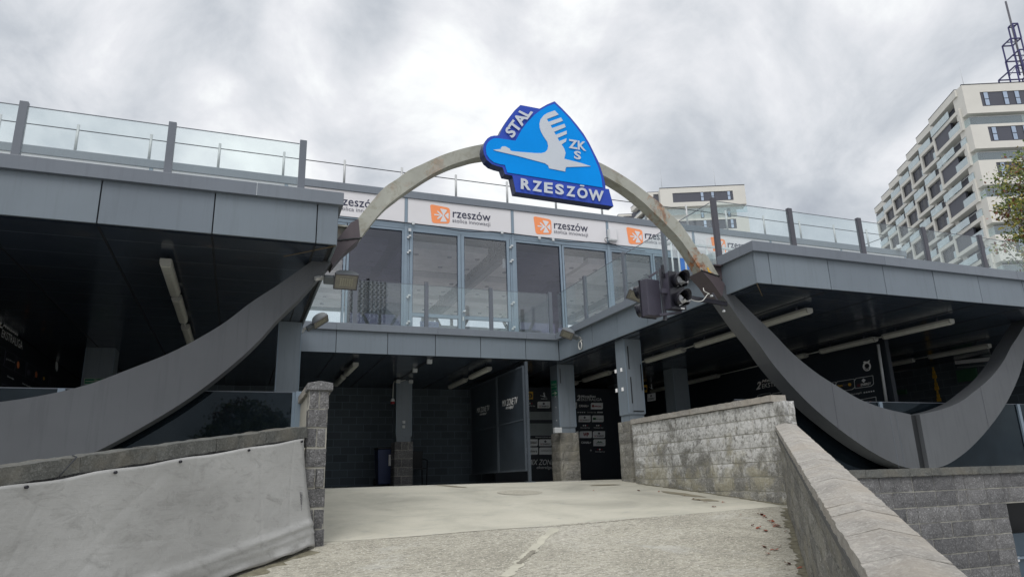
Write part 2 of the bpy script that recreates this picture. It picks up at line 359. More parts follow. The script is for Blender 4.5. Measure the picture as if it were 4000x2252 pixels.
# ------------------------------------------------------------------ building helpers
ROOT = {}
class MB:
    def __init__(s): s.bm = bmesh.new()
    def quad(s, a, b, c, d): s.bm.faces.new([s.bm.verts.new(Vector(p)) for p in (a, b, c, d)]); return s
    def poly(s, pts): s.bm.faces.new([s.bm.verts.new(Vector(p)) for p in pts]); return s
    def hexa(s, p):  # 8 points: bottom 4 ccw, top 4 ccw
        v = [s.bm.verts.new(Vector(q)) for q in p]
        for f in ((3, 2, 1, 0), (4, 5, 6, 7), (0, 1, 5, 4), (1, 2, 6, 5), (2, 3, 7, 6), (3, 0, 4, 7)): s.bm.faces.new([v[i] for i in f])
        return s
    def box(s, x0, x1, y0, y1, z0, z1):
        return s.hexa([(x0, y0, z0), (x1, y0, z0), (x1, y1, z0), (x0, y1, z0), (x0, y0, z1), (x1, y0, z1), (x1, y1, z1), (x0, y1, z1)])
    def obox(s, c, ax, ay, az, hx, hy, hz):
        c = Vector(c); ax, ay, az = (Vector(t).normalized() for t in (ax, ay, az))
        return s.hexa([c+ax*(i*hx)+ay*(j*hy)+az*(k*hz) for k in (-1, 1) for i, j in ((-1, -1), (1, -1), (1, 1), (-1, 1))])
    def bar(s, a, b, w, h=None, up=(0, 0, 1)):
        a, b = Vector(a), Vector(b); d = (b-a); up = Vector(up)
        if abs(d.normalized().dot(up)) > .98: up = Vector((0, 1, 0))
        x = d.cross(up).normalized(); y = x.cross(d).normalized()
        return s.obox((a+b)/2, d, x, y, d.length/2, w/2, (h or w)/2)
    def tube(s, pts, r, n=8, caps=True):
        pts = [Vector(p) for p in pts]; rs = r if isinstance(r, (list, tuple)) else [r]*len(pts); rings = []
        ref = Vector((.31, .2, .93)).normalized()
        for i, p in enumerate(pts):
            d = (pts[min(i+1, len(pts)-1)]-pts[max(i-1, 0)]).normalized()
            if abs(d.dot(ref)) > .97: x = d.orthogonal().normalized()
            else: x = d.cross(ref).normalized()
            y = d.cross(x)
            rings.append([s.bm.verts.new(p+(x*math.cos(2*PI*k/n)+y*math.sin(2*PI*k/n))*rs[i]) for k in range(n)])
        for a, b in zip(rings, rings[1:]):
            for k in range(n): s.bm.faces.new((a[k], a[(k+1) % n], b[(k+1) % n], b[k])).smooth = True
        if caps: s.bm.faces.new(rings[0][::-1]); s.bm.faces.new(rings[-1])
        return s
    def prism(s, pts, vec):
        vec = Vector(vec); a = [s.bm.verts.new(Vector(p)) for p in pts]; b = [s.bm.verts.new(Vector(p)+vec) for p in pts]
        s.bm.faces.new(a); s.bm.faces.new(b[::-1])
        for i in range(len(a)): j = (i+1) % len(a); s.bm.faces.new((a[i], b[i], b[j], a[j]))
        return s
    def strip(s, top, low, vec):   # a curved band between two polylines, extruded
        vec = Vector(vec); R = [[s.bm.verts.new(Vector(p)+o) for p in L for o in (Vector((0, 0, 0)),)] for L in (top, low)]
        B = [[s.bm.verts.new(Vector(p)+vec) for p in L] for L in (top, low)]
        n = len(top)
        for i in range(n-1):
            s.bm.faces.new((R[0][i], R[1][i], R[1][i+1], R[0][i+1])); s.bm.faces.new((B[0][i+1], B[1][i+1], B[1][i], B[0][i]))
            s.bm.faces.new((R[0][i+1], B[0][i+1], B[0][i], R[0][i])); s.bm.faces.new((R[1][i], B[1][i], B[1][i+1], R[1][i+1]))
        for i in (0, n-1): s.bm.faces.new((R[0][i], B[0][i], B[1][i], R[1][i]))
        return s
    def build(s, name, mat, parent=None, bevel=0, mats=None):
        bm = s.bm
        bmesh.ops.recalc_face_normals(bm, faces=bm.faces)
        if bevel:
            bmesh.ops.bevel(bm, geom=[e for e in bm.edges if len(e.link_faces) == 2 and e.calc_face_angle(0) > .6], offset=bevel, segments=2, affect='EDGES', profile=.6)
        rt = root_loc(parent)
        if rt.length > 0: bmesh.ops.translate(bm, verts=bm.verts, vec=-rt)
        big = [f for f in bm.faces if len(f.verts) > 4]
        if big: bmesh.ops.triangulate(bm, faces=big)
        me = bpy.data.meshes.new(name); bm.to_mesh(me); bm.free()
        for mm in (mats or [mat]): me.materials.append(M[mm] if isinstance(mm, str) else mm)
        o = bpy.data.objects.new(name, me); COL.objects.link(o)
        if parent: o.parent = parent
        return o
def root_loc(o):
    while o is not None and o.parent is not None: o = o.parent
    return ROOT.get(o.name, Vector((0, 0, 0))) if o else Vector((0, 0, 0))
def tag(o, label=None, cat=None, group=None, kind=None):
    for k, v in (('label', label), ('category', cat), ('group', group), ('kind', kind)):
        if v: o[k] = v
    return o
def thing(name, loc, label, cat, group=None):
    o = bpy.data.objects.new(name, None); COL.objects.link(o); o.empty_display_size = .2
    o.location = loc; ROOT[o.name] = Vector(loc); return tag(o, label, cat, group)
def copy_tree(o, parent=None):
    c = o.copy(); COL.objects.link(c)
    if parent: c.parent = parent
    for ch in [x for x in o.children]: copy_tree(ch, c)
    return c
TC = {}
def textmesh(txt, bold, shear):
    k = (txt, bold, shear)
    if k not in TC:
        cu = bpy.data.curves.new('t', 'FONT'); cu.body = txt; cu.offset = bold; cu.shear = shear; cu.resolution_u = 3; cu.fill_mode = 'BOTH'
        ob = bpy.data.objects.new('t', cu); COL.objects.link(ob)
        me = bpy.data.meshes.new_from_object(ob.evaluated_get(bpy.context.evaluated_depsgraph_get()))
        vs = [tuple(v.co) for v in me.vertices]; fs = [tuple(p.vertices) for p in me.polygons]
        bpy.data.objects.remove(ob); bpy.data.curves.remove(cu); bpy.data.meshes.remove(me)
        x0, x1 = min(v[0] for v in vs), max(v[0] for v in vs); y0, y1 = min(v[1] for v in vs), max(v[1] for v in vs)
        TC[k] = ([((v[0]-x0)/(x1-x0), (v[1]-y0)/(y1-y0)) for v in vs], fs)
    return TC[k]
def text(txt, TL, TR, BR, BL, mat, parent, name='lettering', bold=0.0, shear=0.0, lift=.004):
    TL, TR, BR, BL = map(Vector, (TL, TR, BR, BL))
    n = (TR-TL).cross(BL-TL).normalized()
    if n.dot(-TL) < 0: n = -n
    vs, fs = textmesh(txt, bold, shear)
    mb = MB(); V = [mb.bm.verts.new((BL*(1-x)+BR*x)*(1-y)+(TL*(1-x)+TR*x)*y+n*lift) for x, y in vs]
    for f in fs:
        try: mb.bm.faces.new([V[i] for i in f])
        except ValueError: pass
    return mb.build(name, mat, parent)
def flat(pts, mat, parent, name, thick=.006):
    pts = [Vector(p) for p in pts]; n = (pts[1]-pts[0]).cross(pts[2]-pts[0]).normalized()
    if n.dot(-pts[0]) < 0: n = -n
    return MB().prism([p+n*thick for p in pts], -n*thick).build(name, mat, parent)
def crom(pts, n):
    P = [Vector(p) for p in pts]; P = [2*P[0]-P[1]]+P+[2*P[-1]-P[-2]]; m = len(pts)-1; outp = []
    for k in range(n+1):
        t = k/n*m; i = min(int(t), m-1); t -= i; a, b, c, d = P[i:i+4]
        outp.append(.5*((2*b)+(-a+c)*t+(2*a-5*b+4*c-d)*t*t+(-a+3*b-3*c+d)*t**3))
    return outp

# ------------------------------------------------------------------ ground, ramp and floors
SO, DECK, CT = 2.6, 3.12, 3.215            # soffit, terrace deck and coping heights above the eye
def struct(mb, name, mat, bevel=0):
    return tag(mb.build(name, mat, None, bevel), kind='structure')
LX0, RX0, CY = .66, 6.78, 7.55             # ends of the crease across the ramp
GD = Vector((-.66, -.75, 0)); GR = Vector((-.643, -.766, 0))
def rampz(x, y):                            # driveway height
    if y >= 12.3: return -.05
    f = min(max((x-LX0)/(RX0-LX0), 0), 1); zc = -.56+.14*f - .03*math.sin(PI*f)*0
    if y >= CY:
        t = (y-CY)/(12.3-CY); return zc+(-.05-zc)*(t*(1.12-.12*t))
    best = None
    # invert the ruled surface by marching
    lo, hi = 0.0, 40.0
    for _ in range(40):
        t = (lo+hi)/2; L = Vector((LX0, CY, 0))+GD*t; R = Vector((RX0, CY, 0))+GR*t
        s = (R-L).cross(Vector((x, y, 0))-L).z
        if s < 0: lo = t
        else: hi = t
    L = Vector((LX0, CY, 0))+GD*t; R = Vector((RX0, CY, 0))+GR*t
    f = min(max((Vector((x, y, 0))-L).dot(R-L)/(R-L).length_squared, 0), 1)
    return (-.56-.13*t)*(1-f)+(-.42-.13*t)*f+.008*math.sin(x*2.1+y*1.3)*min(t/.6, 1)
struct(MB().quad((-900, -900, -3.4), (900, -900, -3.4), (900, 900, -3.4), (-900, 900, -3.4)), 'ground', 'asphalt')
mb = MB(); NU, NV = 24, 50; g = []
for j in range(NV+1):
    t = 16*(j/NV); L = Vector((LX0-.15, CY, 0))+GD*t; R = Vector((RX0+.1, CY, 0))+GR*t; row = []
    for i in range(NU+1):
        p = L.lerp(R, i/NU); f = i/NU; z = (-.56-.13*t)*(1-f)+(-.42-.13*t)*f
        row.append(mb.bm.verts.new((p.x, p.y, z+.008*math.sin(p.x*2.1+p.y*1.3)*min(t/.6, 1))))
    g.append(row)
for a, b in zip(g, g[1:]):
    for i in range(NU): mb.bm.faces.new((a[i], a[i+1], b[i+1], b[i])).smooth = True
struct(mb, 'ramp', 'ramp')
mb = MB(); g = []
for j in range(25):
    y = CY+(12.3-CY)*j/24
    g.append([mb.bm.verts.new((x, y, rampz(x, y))) for x in [LX0-.05+(RX0+.35-LX0)*i/20 for i in range(21)]])
for a, b in zip(g, g[1:]):
    for i in range(20): mb.bm.faces.new((a[i], a[i+1], b[i+1], b[i])).smooth = True
struct(mb, 'pavement', 'apron')
mb = MB(); mb.box(-13, 26, 12.3, 19.6, -.35, -.05); mb.box(-13, .66, 7.4, 12.3, -.35, -.05); mb.box(7.0, 26, 7.4, 12.3, -.35, -.052)
struct(mb, 'floor', 'pit')

def ground_hit(q):
    z = -.5
    for _ in range(70): p = PZ(q, z); z = z*.85+.15*rampz(p.x, p.y)
    p = PZ(q, z); return Vector((p.x, p.y, rampz(p.x, p.y)))
def decal(pxs, name, mat, lift=.004, jit=0):
    pts = [ground_hit(q) for q in pxs]; n = len(pts)
    out_ = []
    for i in range(n):
        a, b = pts[i], pts[(i+1) % n]
        for k in range(6):
            p = a.lerp(b, k/6); p.x += random.uniform(-jit, jit); p.y += random.uniform(-jit, jit); p.z = rampz(p.x, p.y)+lift; out_.append(p)
    return struct(MB().poly(out_), name, mat)
z7 = oz((1200, 1350), 1.6077); z8b = oz((2300, 1450), 1.5153)
def strip_decal(pts, w, name, mat, lift=.004):
    P = [ground_hit(q) for q in pts]; fine = []
    for a, b in zip(P, P[1:]):
        for k in range(8): fine.append(a.lerp(b, k/8))
    fine.append(P[-1]); mb = MB(); L = []
    for i, p in enumerate(fine):
        d = (fine[min(i+1, len(fine)-1)]-fine[max(i-1, 0)]).normalized(); s = Vector((-d.y, d.x, 0)); jw = w*random.uniform(.75, 1.15); o = s*random.uniform(-w, w)*.18
        a, b = p+o+s*jw/2, p+o-s*jw/2; a.z = rampz(a.x, a.y)+lift; b.z = rampz(b.x, b.y)+lift
        L.append((mb.bm.verts.new(a), mb.bm.verts.new(b)))
    for a, b in zip(L, L[1:]): mb.bm.faces.new((a[0], b[0], b[1], a[1]))
    return struct(mb, name, mat)
strip_decal([z7(100, 1232), z7(300, 1222), z7(700, 1195), z7(1000, 1168), z7(1250, 1150), z7(1500, 1136), z7(1800, 1112), z7(2080, 1085)], .012, 'crack', 'crack', .005)
strip_decal([z7(1555, 1145), z7(1480, 1220), z7(1390, 1310), z7(1300, 1395), z7(1240, 1450)], .10, 'repair_strip', 'patch', .004)
strip_decal([z7(1425, 1285), z7(1380, 1325), z7(1325, 1370)], .05, 'repair_crack', 'crack', .007)
def wet(q0, q1, w, seed):
    a, b = ground_hit(q0), ground_hit(q1); d = b-a; L = d.length; d.normalize(); n = Vector((-d.y, d.x, 0)); c = (a+b)/2; r_ = random.Random(seed); pts = []
    ph = [r_.uniform(0, 6.3) for _ in range(4)]
    for k in range(40):
        t = 2*PI*k/40; f = 1+.16*math.sin(2*t+ph[0])+.10*math.sin(5*t+ph[1])+.06*math.sin(9*t+ph[2])
        p = c+d*(L/2*math.cos(t)*f)+n*(w*math.sin(t)*f); p.z = rampz(p.x, p.y)+.005; pts.append(p)
    struct(MB().poly(pts), 'wet_patch', 'wet')
wet(z8b(450, 710), z8b(655, 742), .12, 1); wet(z8b(620, 752), z8b(755, 768), .10, 2); wet(z7(1790, 876), z7(1950, 871), .12, 3); wet(z7(790, 883), z7(980, 888), .09, 4)

M['dirt'] = simple('wall_foot_dirt', srgb(112, 108, 92), .95, 0, .35, 14, .2, .6, 60)
def foot_dirt(a, d, L, w, side):
    mb = MB(); prev = None; n = int(L/.06)
    for i in range(n+1):
        p = Vector(a)+Vector(d)*(L*i/n); q = p+Vector(side)*w*random.uniform(.25, 1.1)
        p.z = rampz(p.x, p.y)+.009; q.z = rampz(q.x, q.y)+.0045
        v = (mb.bm.verts.new(p), mb.bm.verts.new(q))
        if prev: mb.bm.faces.new((prev[0], v[0], v[1], prev[1]))
        prev = v
    struct(mb, 'dirt', 'dirt')
foot_dirt((6.60, 7.40, 0), GR, 7, .10, (-.766, .643, 0))
foot_dirt((6.76, 11.3, 0), (0, -1, 0), 3.7, .07, (-1, 0, 0))
foot_dirt((.70, 7.33, 0), GD, 6, .16, (.75, -.66, 0))
# ------------------------------------------------------------------ split-face block masonry
def blocks(mb, O, T, N, L, ztop, zbot, slope=0, course=.195, unit=.4, bulge=.012, seed=0, frac=(.5, 1.0, .25)):
    """a face of rough blocks: O corner (z ignored), T along, N outward, courses counted down from ztop"""
    rnd = random.Random(seed); O, T, N = Vector(O), Vector(T).normalized(), Vector(N).normalized(); k = 0; z1 = ztop
    cl = mb.bm.loops.layers.float_color.get('tone') or mb.bm.loops.layers.float_color.new('tone')
    while z1 > zbot+.01:
        z0 = z1-course; s = 0.0; first = rnd.choice(frac)*unit
        while s < L-.005:
            w = first if s == 0 else unit*(1 if rnd.random() > .18 else .5)
            e = min(s+w, L)
            if L-e < .07: e = L
            a, b, c, d = s+.005, e-.005, z0+.006, z1-.006
            tone = rnd.uniform(.05, 1); fs = []; nx = max(2, int((e-s)/.07)); nz = 3; off = rnd.uniform(0, .006); G = []
            for j in range(nz+1):
                row = []
                for i in range(nx+1):
                    edge = (i in (0, nx)) + (j in (0, nz))
                    h = off+(rnd.uniform(.3, 1)*bulge if not edge else rnd.uniform(-.2, .1)*bulge)
                    ss = a+(b-a)*i/nx; zz = c+(d-c)*j/nz
                    if edge: ss += rnd.uniform(-.003, .003); zz += rnd.uniform(-.003, .003)
                    row.append(mb.bm.verts.new(Vector((O.x, O.y, 0))+T*ss+N*h+Vector((0, 0, zz+slope*ss))))
                G.append(row)
            for j in range(nz):
                for i in range(nx): fs.append(mb.bm.faces.new((G[j][i], G[j][i+1], G[j+1][i+1], G[j+1][i])))
            ring = G[0]+[G[j][nx] for j in range(1, nz+1)]+G[nz][-2::-1]+[G[j][0] for j in range(nz-1, 0, -1)]
            bk = [mb.bm.verts.new(v.co-N*.03) for v in ring]
            for i in range(len(ring)): j = (i+1) % len(ring); fs.append(mb.bm.faces.new((ring[i], bk[i], bk[j], ring[j])))
            for f_ in fs:
                for lp in f_.loops: lp[cl] = (tone, tone, tone, 1)
            s = e
        z1 = z0; k += 1
    return mb
def rough_slab(mb, p, nseg=6, rnd=random.Random(3), amp=.004):
    """hexa slab whose long edges are slightly uneven"""
    p = [Vector(q) for q in p]
    def lerp4(f): return [p[0].lerp(p[1], f), p[3].lerp(p[2], f), p[7].lerp(p[6], f), p[4].lerp(p[5], f)]
    prev = None
    for i in range(nseg+1):
        q = [mb.bm.verts.new(v+Vector([rnd.uniform(-amp, amp) for _ in range(3)])) for v in lerp4(i/nseg)]
        if prev:
            for k in range(4): mb.bm.faces.new((prev[k], q[k], q[(k+1) % 4], prev[(k+1) % 4]))
        else: mb.bm.faces.new(q)
        prev = q
    mb.bm.faces.new(prev[::-1])

# gate pier at the left end of the driveway mouth
t = thing('block_pier', (.75, 7.55, -.56), 'tall narrow grey split-face block pier with a capstone, beside the tarpaulin', 'pier')
mb = MB()
for k, (zt, dx) in enumerate(((.953, 0), (.765, -.005), (.57, -.012), (.37, -.004), (.175, -.012), (-.02, .0), (-.22, -.006), (-.41, .006))):
    blocks(mb, (.655+dx, 7.45, 0), (1, 0, 0), (0, -1, 0), .192, zt, zt-.19, 0, .19, .1 if k % 2 == 0 else .2, .012, 40+k, (1.0,))
    blocks(mb, (.655+dx, 7.64, 0), (0, -1, 0), (-1, 0, 0), .19, zt, zt-.19, 0, .19, .2, .01, 60+k, (1.0,))
    blocks(mb, (.847+dx, 7.45, 0), (0, 1, 0), (1, 0, 0), .19, zt, zt-.19, 0, .19, .2, .01, 80+k, (1.0,))
mb.build('block_work', 'stone', t)
MB().box(.652, .842, 7.455, 7.636, -.62, .952).build('mortar_core', 'mortar', t)
mb = MB(); mb.prism([(.626, 7.42, .955), (.888, 7.42, .955), (.886, 7.42, 1.03), (.757, 7.42, 1.052), (.628, 7.42, 1.028)], (0, .25, 0)); mb.build('capstone', 'stone', t, .008)
MB().tube([(.752, 7.436, .17), (.757, 7.434, .1), (.745, 7.434, .03), (.752, 7.434, -.02), (.80, 7.434, -.022)], .004, 4).build('crack', 'joint', t)

# low wall running back from the pier along the pit
t = thing('block_wall', (.75, 9.5, -.4), 'low block wall running back from the narrow pier towards the left steel column', 'wall')
blocks(MB(), (.86, 7.66, 0), (0, 1, 0), (1, 0, 0), 3.7, .94, -.5, 0, .195, .4, .012, 5).build('block_work', 'stone', t)
MB().box(.66, .855, 7.66, 11.36, -.6, .93).build('mortar_core', 'mortar', t)
MB().box(.63, .89, 7.68, 11.36, .945, 1.03).build('coping', 'cap', t, .008)

# wall with traces of white paint on the right of the driveway mouth
t = thing('painted_block_wall', (6.9, 9.5, -.3), 'block wall with peeling white paint beside the front steel column', 'wall')
WX = 6.78
blocks(MB(), (WX, 11.38, 0), (0, -1, 0), (-1, 0, 0), 3.93, .93, -.62, 0, .196, .4, .012, 9).build('block_work', 'stonewhite', t)
blocks(MB(), (WX, 7.45, 0), (1, 0, 0), (0, -1, 0), .2, .93, -.9, 0, .196, .4, .012, 10).build('end_block_work', 'stonewhite', t)
MB().box(WX+.004, WX+.196, 7.454, 11.38, -1.2, .92).build('mortar_core', 'mortar', t)
mb = MB(); rr = random.Random(4); y = 11.36
while y > 7.6:
    y2 = max(y-.62, 7.6); rough_slab(mb, [(WX-.035, y, .935), (WX-.035, y2+.006, .935), (WX+.215, y2+.006, .935), (WX+.215, y, .935), (WX-.03, y, 1.02), (WX-.03, y2+.006, 1.02), (WX+.21, y2+.006, 1.02), (WX+.21, y, 1.02)], 8, rr, .004); y = y2
mb.build('coping', 'cap', t)

# long sloping wall on the right of the ramp
t = thing('sloping_ramp_wall', (4.4, 4.5, -.8), 'long sloping block wall with ridged coping slabs, right of the ramp', 'wall')
P0 = Vector((6.53, 7.36, 0)); N0 = Vector((GR.y, -GR.x, 0)); N0 = N0 if N0.x < 0 else -N0     # towards the ramp
FACE = P0-N0*.03
blocks(MB(), FACE, GR, N0, 14, .5, -.95, -.12, .195, .4, .014, 12).build('block_work', 'stonewarm', t)
mb = MB(); a = FACE-N0*.004; b = a+GR*14; w = -N0*.18
mb.hexa([a+Vector((0, 0, -4)), b+Vector((0, 0, -5)), b+w+Vector((0, 0, -5)), a+w+Vector((0, 0, -4)), a+Vector((0, 0, .49)), b+Vector((0, 0, .49-1.68)), b+w+Vector((0, 0, .49-1.68)), a+w+Vector((0, 0, .49))]); mb.build('mortar_core', 'mortar', t)
mb = MB(); rr = random.Random(8); s = 0
while s < 13.5:
    e = s+rr.choice((.4, .4, .21)); q = lambda ss, n, z: P0+GR*ss-N0*n+Vector((0, 0, z-.12*ss))
    nn = 7
    G = []
    for i in range(nn+1):
        ss = s+.006+(e-s-.012)*i/nn
        jl, jr = rr.uniform(-.003, .003), rr.uniform(-.003, .003)
        sec = [(0+jl, .505), (0+jl*1.4, .59+jr*.5), (.125, .618+rr.uniform(-.002, .002)), (.255+jr, .59+jl*.5), (.255+jr, .505)]
        G.append([mb.bm.verts.new(q(ss, n, z)) for n, z in sec])
    for a, b in zip(G, G[1:]):
        for i in range(4): mb.bm.faces.new((a[i], a[i+1], b[i+1], b[i]))
    mb.bm.faces.new(G[0]); mb.bm.faces.new(G[-1][::-1]); s = e
mb.build('coping', 'cap', t)
mb = MB(); q = lambda ss, n, z: P0+GR*ss-N0*n+Vector((0, 0, z-.12*ss)); sec = [(.012, .51), (.012, .578), (.125, .604), (.243, .578), (.243, .51)]
mb.prism([q(.01, n, z) for n, z in sec], q(13.4, 0, 0)-q(.01, 0, 0)); mb.build('joint_filling', 'joint', t)
mb = MB(); a = P0-N0*.006; mb.bar(a+Vector((0, 0, .515)), a+GR*13.4+Vector((0, 0, .515-.12*13.4)), .02, .03); mb.build('bed_joint', 'mortardk', t)

# wall on the left of the ramp, and its tarpaulin
t = thing('low_ramp_wall', (-1, 5.5, -.8), 'low block wall with mossy coping under the grey tarpaulin, left of the ramp', 'wall')
A0 = Vector((.64, 7.42, 0)); NL = Vector((.75, -.66, 0))
mb = MB(); a = A0-NL*.03; b = a+GD*12; w = -NL*.18
mb.hexa([a+Vector((0, 0, -4)), b+Vector((0, 0, -5)), b+w+Vector((0, 0, -5)), a+w+Vector((0, 0, -4)), a+Vector((0, 0, .48)), b+Vector((0, 0, .48-1.69)), b+w+Vector((0, 0, .48-1.69)), a+w+Vector((0, 0, .48))]); mb.build('mortar_core', 'stone', t)
mb = MB(); rr = random.Random(2); s = -.02
while s < 11:
    e = s+.62; q = lambda ss, n, z: A0+GD*ss-NL*n+Vector((0, 0, z-.141*ss))
    rough_slab(mb, [q(s+.004, 0, .475), q(e, 0, .475), q(e, .26, .475), q(s+.004, .26, .475), q(s+.004, .004, .585), q(e, .004, .585), q(e, .25, .59), q(s+.004, .25, .59)], 10, rr, .005); s = e
mb.build('coping', 'capdark', t)
t = thing('tarpaulin', (-1, 5.4, -.3), 'large dirty grey mesh tarpaulin hung over the low wall left of the ramp', 'tarpaulin')
mb = MB(); NS, NT = 170, 40; G = []
for j in range(NT+1):
    v = j/NT; row = []
    for i in range(NS+1):
        s0 = .06+i/NS*8.5
        # the free right edge swings outward towards the pier at its foot
        edge = -.155*v**1.1*math.exp(-s0*2.6)*1.0
        s = s0+edge
        top = .468-.141*s+.006*math.sin(s*9)-.004*abs(math.sin(s*5.3)); p = A0+GD*s
        bot = (-.545-.13*max(s, 0)-.012)
        z = top+(bot-top)*v
        bul = .012+.10*v**2.2+.016*math.sin(s*2.3+v*2)*v+.01*math.sin(s*7+v*5)*v*v
        fold = .022*math.exp(-((v-.80-.035*math.sin(s*.9)+.0*s)/.028)**2)+.014*math.exp(-((v-.87-.02*math.sin(s*1.3))/.02)**2)
        hem = .012*math.sin(s*14+2*math.sin(s*3))*max(0, (v-.93)/.07)
        row.append(mb.bm.verts.new(p+NL*(bul+fold+hem)+Vector((0, 0, z+hem*.8))))
    G.append(row)
for a, b in zip(G, G[1:]):
    for i in range(NS): mb.bm.faces.new((a[i], a[i+1], b[i+1], b[i])).smooth = True
o = mb.build('sheet', 'tarp', t)
md = o.modifiers.new('thickness', 'SOLIDIFY'); md.thickness = .004
for s in (.1, .85, 1.62, 2.2, 2.83, 3.5, 4.2, 4.9):
    c = A0+GD*s+NL*.02+Vector((0, 0, .445-.141*s)); MB().tube([c-NL*.01, c+NL*.012], .011, 10).build('fixing_bolt', 'blackplastic', t)
tag(MB().tube([A0+GD*2.45-NL*.1+Vector((0, 0, .25)), A0+GD*2.5+NL*.004+Vector((0, 0, .235)), A0+GD*2.62+NL*.02+Vector((0, 0, .11))], .004, 5).build('tie_cord', 'cable'), 'thin dark cord tied over the stone coping above the tarpaulin', 'cord')

# retaining wall under the right wing with a garage opening
t = thing('retaining_wall', (9, 7.3, -3.4), 'grey block retaining wall below the curved ribbon at lower right, with a dark opening', 'wall')
RY = 7.2
blocks(MB(), (7.0, RY, 0), (1, 0, 0), (0, -1, 0), 3.37, -.1, -3.2, 0, .205, .4, .01, 21).build('block_work', 'stone', t)
blocks(MB(), (10.37, RY, 0), (1, 0, 0), (0, -1, 0), 4.0, -.1, -.46, 0, .205, .4, .01, 22).build('lintel_block_work', 'stone', t)
mb = MB(); mb.box(7.0, 10.36, RY+.004, RY+.2, -3.4, -.1); mb.box(10.36, 14.4, RY+.004, RY+.2, -.52, -.1); mb.build('mortar_core', 'mortar', t)
mb = MB(); rr = random.Random(5); x = 6.95
while x < 14.4:
    rough_slab(mb, [(x, RY-.04, -.1), (x+.395, RY-.04, -.1), (x+.395, RY+.22, -.1), (x, RY+.22, -.1), (x, RY-.036, 0.0), (x+.395, RY-.036, 0.0), (x+.395, RY+.22, .0), (x, RY+.22, .0)], 6, rr, .004); x += .4
mb.build('coping', 'capdark', t)
t = thing('garage_panel', (11.5, 7.7, -3.4), 'grey blue garage door panel marked 6 in the dark opening at lower right', 'door')
MB().box(10.3, 14.0, 7.72, 7.78, -3.4, -1.0).build('door_leaf', 'door6', t)
MB().box(10.3, 14.0, 7.68, 7.72, -1.36, -1.33).build('panel_rail', 'frame', t)
zQ = oz((3780, 1720), 2.727)
text('6', *[PY(zQ(*q), 7.712) for q in ((478, 1148), (508, 1148), (512, 1208), (480, 1208))], 'joint', t, bold=.01)
flat([PY(zQ(*q), 7.7) for q in ((486, 1236), (548, 1232), (552, 1284), (490, 1288))], 'whiteprint', t, 'sticker')
tag(MB().box(9.5, 17, 8.6, 8.8, -3.4, -.4).build('opening_blackout', 'black'), 'black wall added to darken the opening of the retaining wall at lower right', 'wall')  # black block added to hide the bright yard and keep the opening dark
tag(MB().box(-14, .62, 7.3, 7.5, -3.4, -.05).build('foundation_wall', 'stone'), 'block foundation wall behind the tarpaulin wall, below the left glass railing', 'wall')

# ------------------------------------------------------------------ terrace building (the U-shaped deck on columns)
B = thing('terrace_building', (3.8, 14, -.05), 'raised grey metal-clad terrace deck in a U shape over the dark pit area', 'building')
z1 = oz((0, 300), 1.8129); z5b = oz((2700, 850), 1.8123)
FZ0, FZ1 = 2.6, 3.09
def panels(xs, fixed, axis, sgn):
    for a, b in zip(xs, xs[1:]):
        mb = MB(); fixed0 = fixed; fixed = fixed0+random.uniform(-.002, .002)
        if axis == 'x': mb.box(a+.006, b-.006, fixed, fixed+.03, FZ0+.002, FZ1)
        else: mb.box(fixed, fixed+.03*sgn, a+.006, b-.006, FZ0+.002, FZ1) if sgn > 0 else mb.box(fixed+.03*sgn, fixed, a+.006, b-.006, FZ0+.002, FZ1)
        for v in mb.bm.verts:
            if axis == 'x': v.co.y += random.uniform(-.0015, .0015)
            else: v.co.x += random.uniform(-.0015, .0015)
        fixed = fixed0; mb.build('fascia_panel', 'fascia', B, .004)
panels([-9.0, -7.9, -6.83, -5.76, -4.69, -3.62, -2.55, -1.477, -.411, .653, .887], 7.57, 'x', 1)
panels([.887+.03, 1.725, 2.78, 3.809, 4.83, 5.901, 6.72], 14.26, 'x', 1)
panels([6.72, 6.985, 8.096, 9.211, 10.297, 11.347, 12.447, 13.52, 14.6, 15.7, 16.8, 17.9], 7.57, 'x', 1)
panels([7.60, 8.32], 6.72, 'y', 1)
panels([8.72, 9.413, 10.474, 11.545, 12.602, 13.66, 14.26], 6.72, 'y', 1)
panels([7.60, 8.35], .887, 'y', -1); panels([8.35, 9.42, 10.49, 11.56, 12.63, 13.7, 14.26], .887, 'y', -1)
# dark backing behind the open joints, deck slab, soffit
mb = MB(); mb.box(-9, .855, 7.602, 7.65, 2.62, 3.08); mb.box(.80, .855, 7.65, 14.3, 2.62, 3.08); mb.box(.9, 6.75, 14.292, 14.34, 2.62, 3.08)
mb.box(6.752, 6.80, 7.65, 14.28, 2.62, 3.08); mb.box(6.752, 18, 7.602, 7.65, 2.62, 3.08); mb.build('backing_frame', 'joint', B)
mb = MB(); mb.box(-9, .80, 7.66, 19.9, 2.60, 2.66); mb.box(.80, 6.80, 14.35, 19.9, 2.60, 2.66); mb.box(6.80, 18, 7.66, 19.9, 2.60, 2.66)
mb.build('soffit', 'soffit', B)
mb = MB()
for x in (-7.9, -6.83, -5.76, -4.69, -3.62, -2.55, -1.477, -.411, .653): mb.box(x-.009, x+.009, 7.66, 19.5, 2.594, 2.598)
for x in (1.725, 2.78, 3.809, 4.83, 5.901): mb.box(x-.009, x+.009, 14.35, 19.5, 2.594, 2.598)
for x in (6.985, 8.096, 9.211, 10.297, 11.347, 12.447, 13.52, 14.6, 15.7, 16.8): mb.box(x-.009, x+.009, 7.66, 19.5, 2.594, 2.598)
mb.build('soffit_joint', 'joint', B)
mb = MB(); mb.box(-9, .80, 7.7, 19.9, 2.67, DECK); mb.box(.80, 6.80, 14.4, 19.9, 2.67, DECK); mb.box(6.80, 18, 7.7, 19.9, 2.67, DECK); mb.build('deck', 'deck', B)
